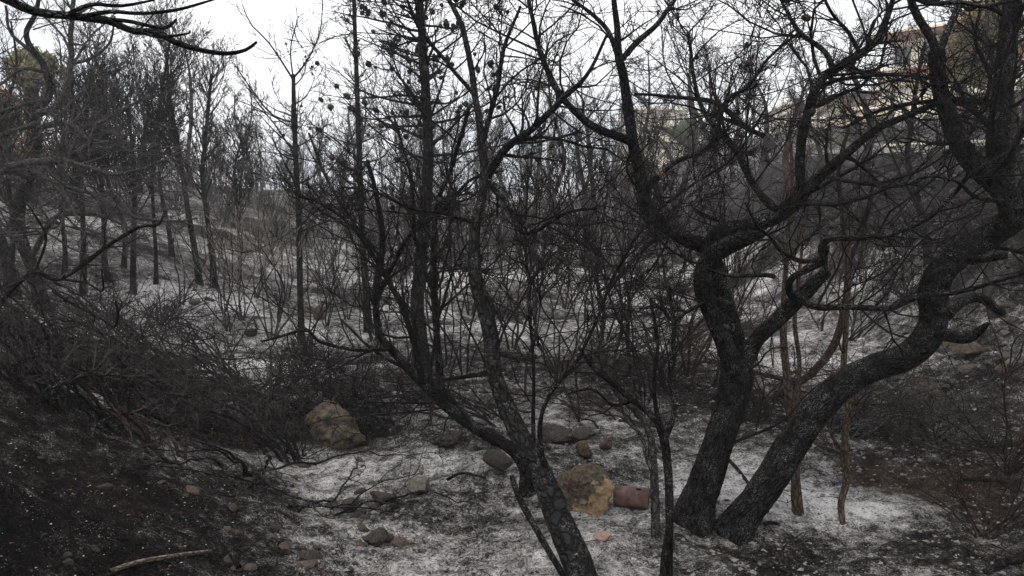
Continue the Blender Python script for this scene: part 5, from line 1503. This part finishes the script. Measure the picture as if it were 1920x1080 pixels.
# second block to the right, tan
pc2 = P(1960, 250, 46)
h2 = thing('apartment_building', 'tan and white house half hidden by the green pine', 'building', (pc2[0], pc2[1], pc2[2]), math.radians(180 - 30)); h2.scale = (1, -1, 1)
box('wall', (0, 0, -3), (5.2, 7, 5.0), M['tan'], h2); box('wall', (5.2, 1.0, -3), (8.0, 7, 3.4), M['white'], h2)
box('roof', (-0.4, -0.5, 5.0), (5.6, 7.4, 5.25), M['eave'], h2); box('roof', (5.6, 0.6, 3.4), (8.4, 7.4, 3.6), M['cream'], h2)
for z in (0.2, 2.9):
    for x in (0.7, 3.0): window(h2, x, z, 1.3, 1.4, M['white'])
box('balcony_slab', (0.2, -1.3, 2.4), (5.0, -0.003, 2.6), M['white'], h2); box('balcony_parapet', (0.2, -1.3, 2.6), (5.0, -1.18, 3.4), M['white'], h2)


def house(label, px0, px1, ptop, pbot, d, mat, roofm, yaw=0, rows=1, cols=3):
    a, c = P(px0, pbot, d), P(px1, pbot, d); top = P(px0, ptop, d)
    w = c[0] - a[0]; hh = top[2] - a[2]
    h = thing('house', label, 'house', (a[0], a[1], a[2]), math.radians(yaw))
    gz = float(ground(a[0] + w / 2, a[1])) - a[2] - 1
    box('wall', (0, 0, min(-1.5, gz)), (w, 7, hh), mat, h)
    box('roof', (-0.3, -0.4, hh), (w + 0.3, 7.3, hh + 0.25), roofm, h)
    for r in range(rows):
        for c_ in range(cols):
            ww = w / cols * 0.3
            window(h, w / cols * (c_ + 0.35), hh * (r + 0.3) / rows, ww, hh / rows * 0.5, M['concrete'])
    return h


house('cream flat-roofed house seen through branches beyond the valley head', 1195, 1290, 207, 258, 80, M['white'], M['white'], 6, 2, 4)
house('small white flat-roofed house below the cream one', 1236, 1302, 268, 305, 60, M['white'], M['white'], -4, 1, 2)
house('long cream terrace house left of the balconied house', 1470, 1605, 198, 250, 70, M['white'], M['white'], -8, 2, 5)
house('low white house beyond the trees of the left grove', 92, 126, 340, 356, 62, M['white'], M['cream'], 5, 1, 2)
# garden wall along the top of the right slope
p0 = P(1655, 350, 30); p1 = P(1990, 338, 27)
w = math.hypot(p1[0] - p0[0], p1[1] - p0[1]); z0 = min(float(ground(p0[0], p0[1])), float(ground(p1[0], p1[1])))
gw = thing('garden_wall', 'pale concrete garden wall along the top of the right slope', 'wall', (p0[0], p0[1], z0), math.atan2(p1[1] - p0[1], p1[0] - p0[0]))
gw['kind'] = 'thing'
k = 9
for i in range(k):
    box('panel', (w / k * i + 0.03, -0.12, -0.5), (w / k * (i + 1) - 0.03, 0.12, 0.48 + 0.02 * (i % 3)), M['concrete'], gw)
box('coping', (0, -0.16, 0.53), (w, 0.16, 0.60), M['white'], gw)


# ------------------------------------------------------------------ trees that kept their leaves
def leafy(label, base, H, cen, rad, nclump, nleaf, mat, seed, name='pine_tree', leaf=0.16, group=None, clump=0.55, trunk_r=0.16, cat='tree'):
    rng = np.random.default_rng(seed)
    root = thing(name, label, cat, base, group=group)
    pr = catmull(np.array([(0, 0, -0.3, trunk_r), (0.1, 0, H * 0.3, trunk_r * 0.85), (cen[0] * 0.6, cen[1] * 0.6, H * 0.6, trunk_r * 0.6), (cen[0], cen[1], cen[2], trunk_r * 0.3)]), 0.2)
    obj('trunk', limb_mesh('trunk', pr, 9, M['redbark'], 0.08, seed=seed), root)
    u = rng.normal(size=(nclump, 3)); u /= np.linalg.norm(u, axis=1, keepdims=True)
    C = np.array(cen) + u * (rng.random((nclump, 1)) ** 0.45) * np.array(rad)
    g = Geo()
    st = resamp(pr, 10)[4:, :3][rng.integers(0, 6, nclump)]
    tt = np.linspace(0, 1, 5)[None, :, None]
    path = st[:, None] * (1 - tt) + C[:, None] * tt; path[:, 1:4] += rng.normal(size=(nclump, 3, 3)) * 0.12
    g.add(path, np.linspace(0.05, 0.012, 5)[None] * np.ones((nclump, 1)), 5)
    obj('limbs', g.mesh('limbs', M['redbark']), root)['kind'] = 'stuff'
    ctr = C[rng.integers(0, nclump, nleaf)] + rng.normal(size=(nleaf, 3)) * clump * np.array([0.6, 0.6, 0.42])
    ax = rng.normal(size=(nleaf, 3)); ax[:, 2] = np.abs(ax[:, 2]) * 0.8 + 0.2; ax /= np.linalg.norm(ax, axis=1, keepdims=True)
    sd = np.cross(ax, rng.normal(size=(nleaf, 3))); sd /= np.linalg.norm(sd, axis=1, keepdims=True)
    s = leaf * rng.uniform(0.6, 1.3, (nleaf, 1))
    V = np.stack([ctr - sd * s * 0.16, ctr + ax * s * 0.5 - sd * s * 0.26, ctr + ax * s, ctr + ax * s * 0.5 + sd * s * 0.26], 1).reshape(-1, 3)
    cr = obj('crown', mesh_np('crown', V, np.arange(nleaf * 4).reshape(-1, 4), mat=mat, smooth=False), root); cr['kind'] = 'stuff'
    return root


def stand(px, d):
    x = (px - 960) / F * d
    return np.array([x, d, float(ground(x, d))])


def leafy_px(label, cx, cy, rx, ry, d, mat, seed, ncl=60, nl=9000, leaf=0.2, clump=0.5, name='pine_tree', group=None, dx=0):
    b = stand(cx + dx, d); c = P(cx, cy, d); r = d / F
    leafy(label, b, max(1.0, c[2] - b[2]), c - b, (rx * r, rx * r, ry * r), ncl, nl, mat, seed, name, leaf, group, clump)


leafy_px('green pine with scorched lower foliage beside the balconied house', 1838, 85, 46, 80, 36, M['leaf_green'], 301, 80, 15000, 0.2, 0.36, dx=30)
leafy_px('green umbrella pine behind the left grove', 62, 130, 42, 36, 27, M['leaf_olive'], 302, 60, 8000, 0.12, 0.2)
leafy_px('scorched brown pine at the end of the left grove', 2, 205, 38, 40, 24, M['leaf_brown'], 303, 50, 5000, 0.12, 0.2)
leafy_px('brown-leaved scorched tree behind the twisted pale-branched tree', 60, 300, 80, 60, 21, M['leaf_brown'], 304, 90, 2600, 0.08, 0.35, name='scorched_tree')
leafy_px('round dark-grey garden tree before the cream house', 1285, 250, 28, 18, 56, M['leaf_shrub'], 305, 40, 6000, 0.2, 0.35, name='garden_tree')
leafy_px('scorched tan pine next to the green one by the balconied house', 1795, 120, 34, 38, 40, M['leaf_brown'], 306, 50, 8000, 0.22, 0.4)
for i, (cx, cy, rx, ry, d) in enumerate(((1640, 262, 38, 30, 42), (1690, 285, 30, 22, 38), (1590, 285, 26, 24, 40), (1540, 300, 30, 20, 42), (1790, 300, 34, 16, 33), (1440, 330, 26, 16, 40))):
    leafy_px('green garden shrub on the terrace below the balconied house', cx, cy, rx, ry, d, M['leaf_shrub'], 310 + i, 40, 4500, 0.16, 0.32, name='garden_shrub', group='green shrubs on the terrace')

#==SECTION haze==
hz, n, l, b = new_mat('haze_air')
n.remove(b)
pv = n.new('ShaderNodeVolumePrincipled'); pv.inputs['Density'].default_value = 0.0018; pv.inputs['Color'].default_value = (0.96, 0.98, 1.0, 1); pv.inputs['Anisotropy'].default_value = 0.2
l.new(pv.outputs[0], n['Material Output'].inputs['Volume'])
zmin = float(GZ.min()) - 1.0
V = np.array([(x, y, z) for x in (-290, 290) for y in (-90, 430) for z in (zmin, 24.0)])
Q = np.array([(0, 1, 3, 2), (4, 6, 7, 5), (0, 4, 5, 1), (2, 3, 7, 6), (0, 2, 6, 4), (1, 5, 7, 3)])
ho = obj('haze', mesh_np('haze', V, Q, mat=hz, smooth=False)); ho['kind'] = 'stuff'
tag(ho, 'thin grey smoke haze filling the whole valley', 'haze')
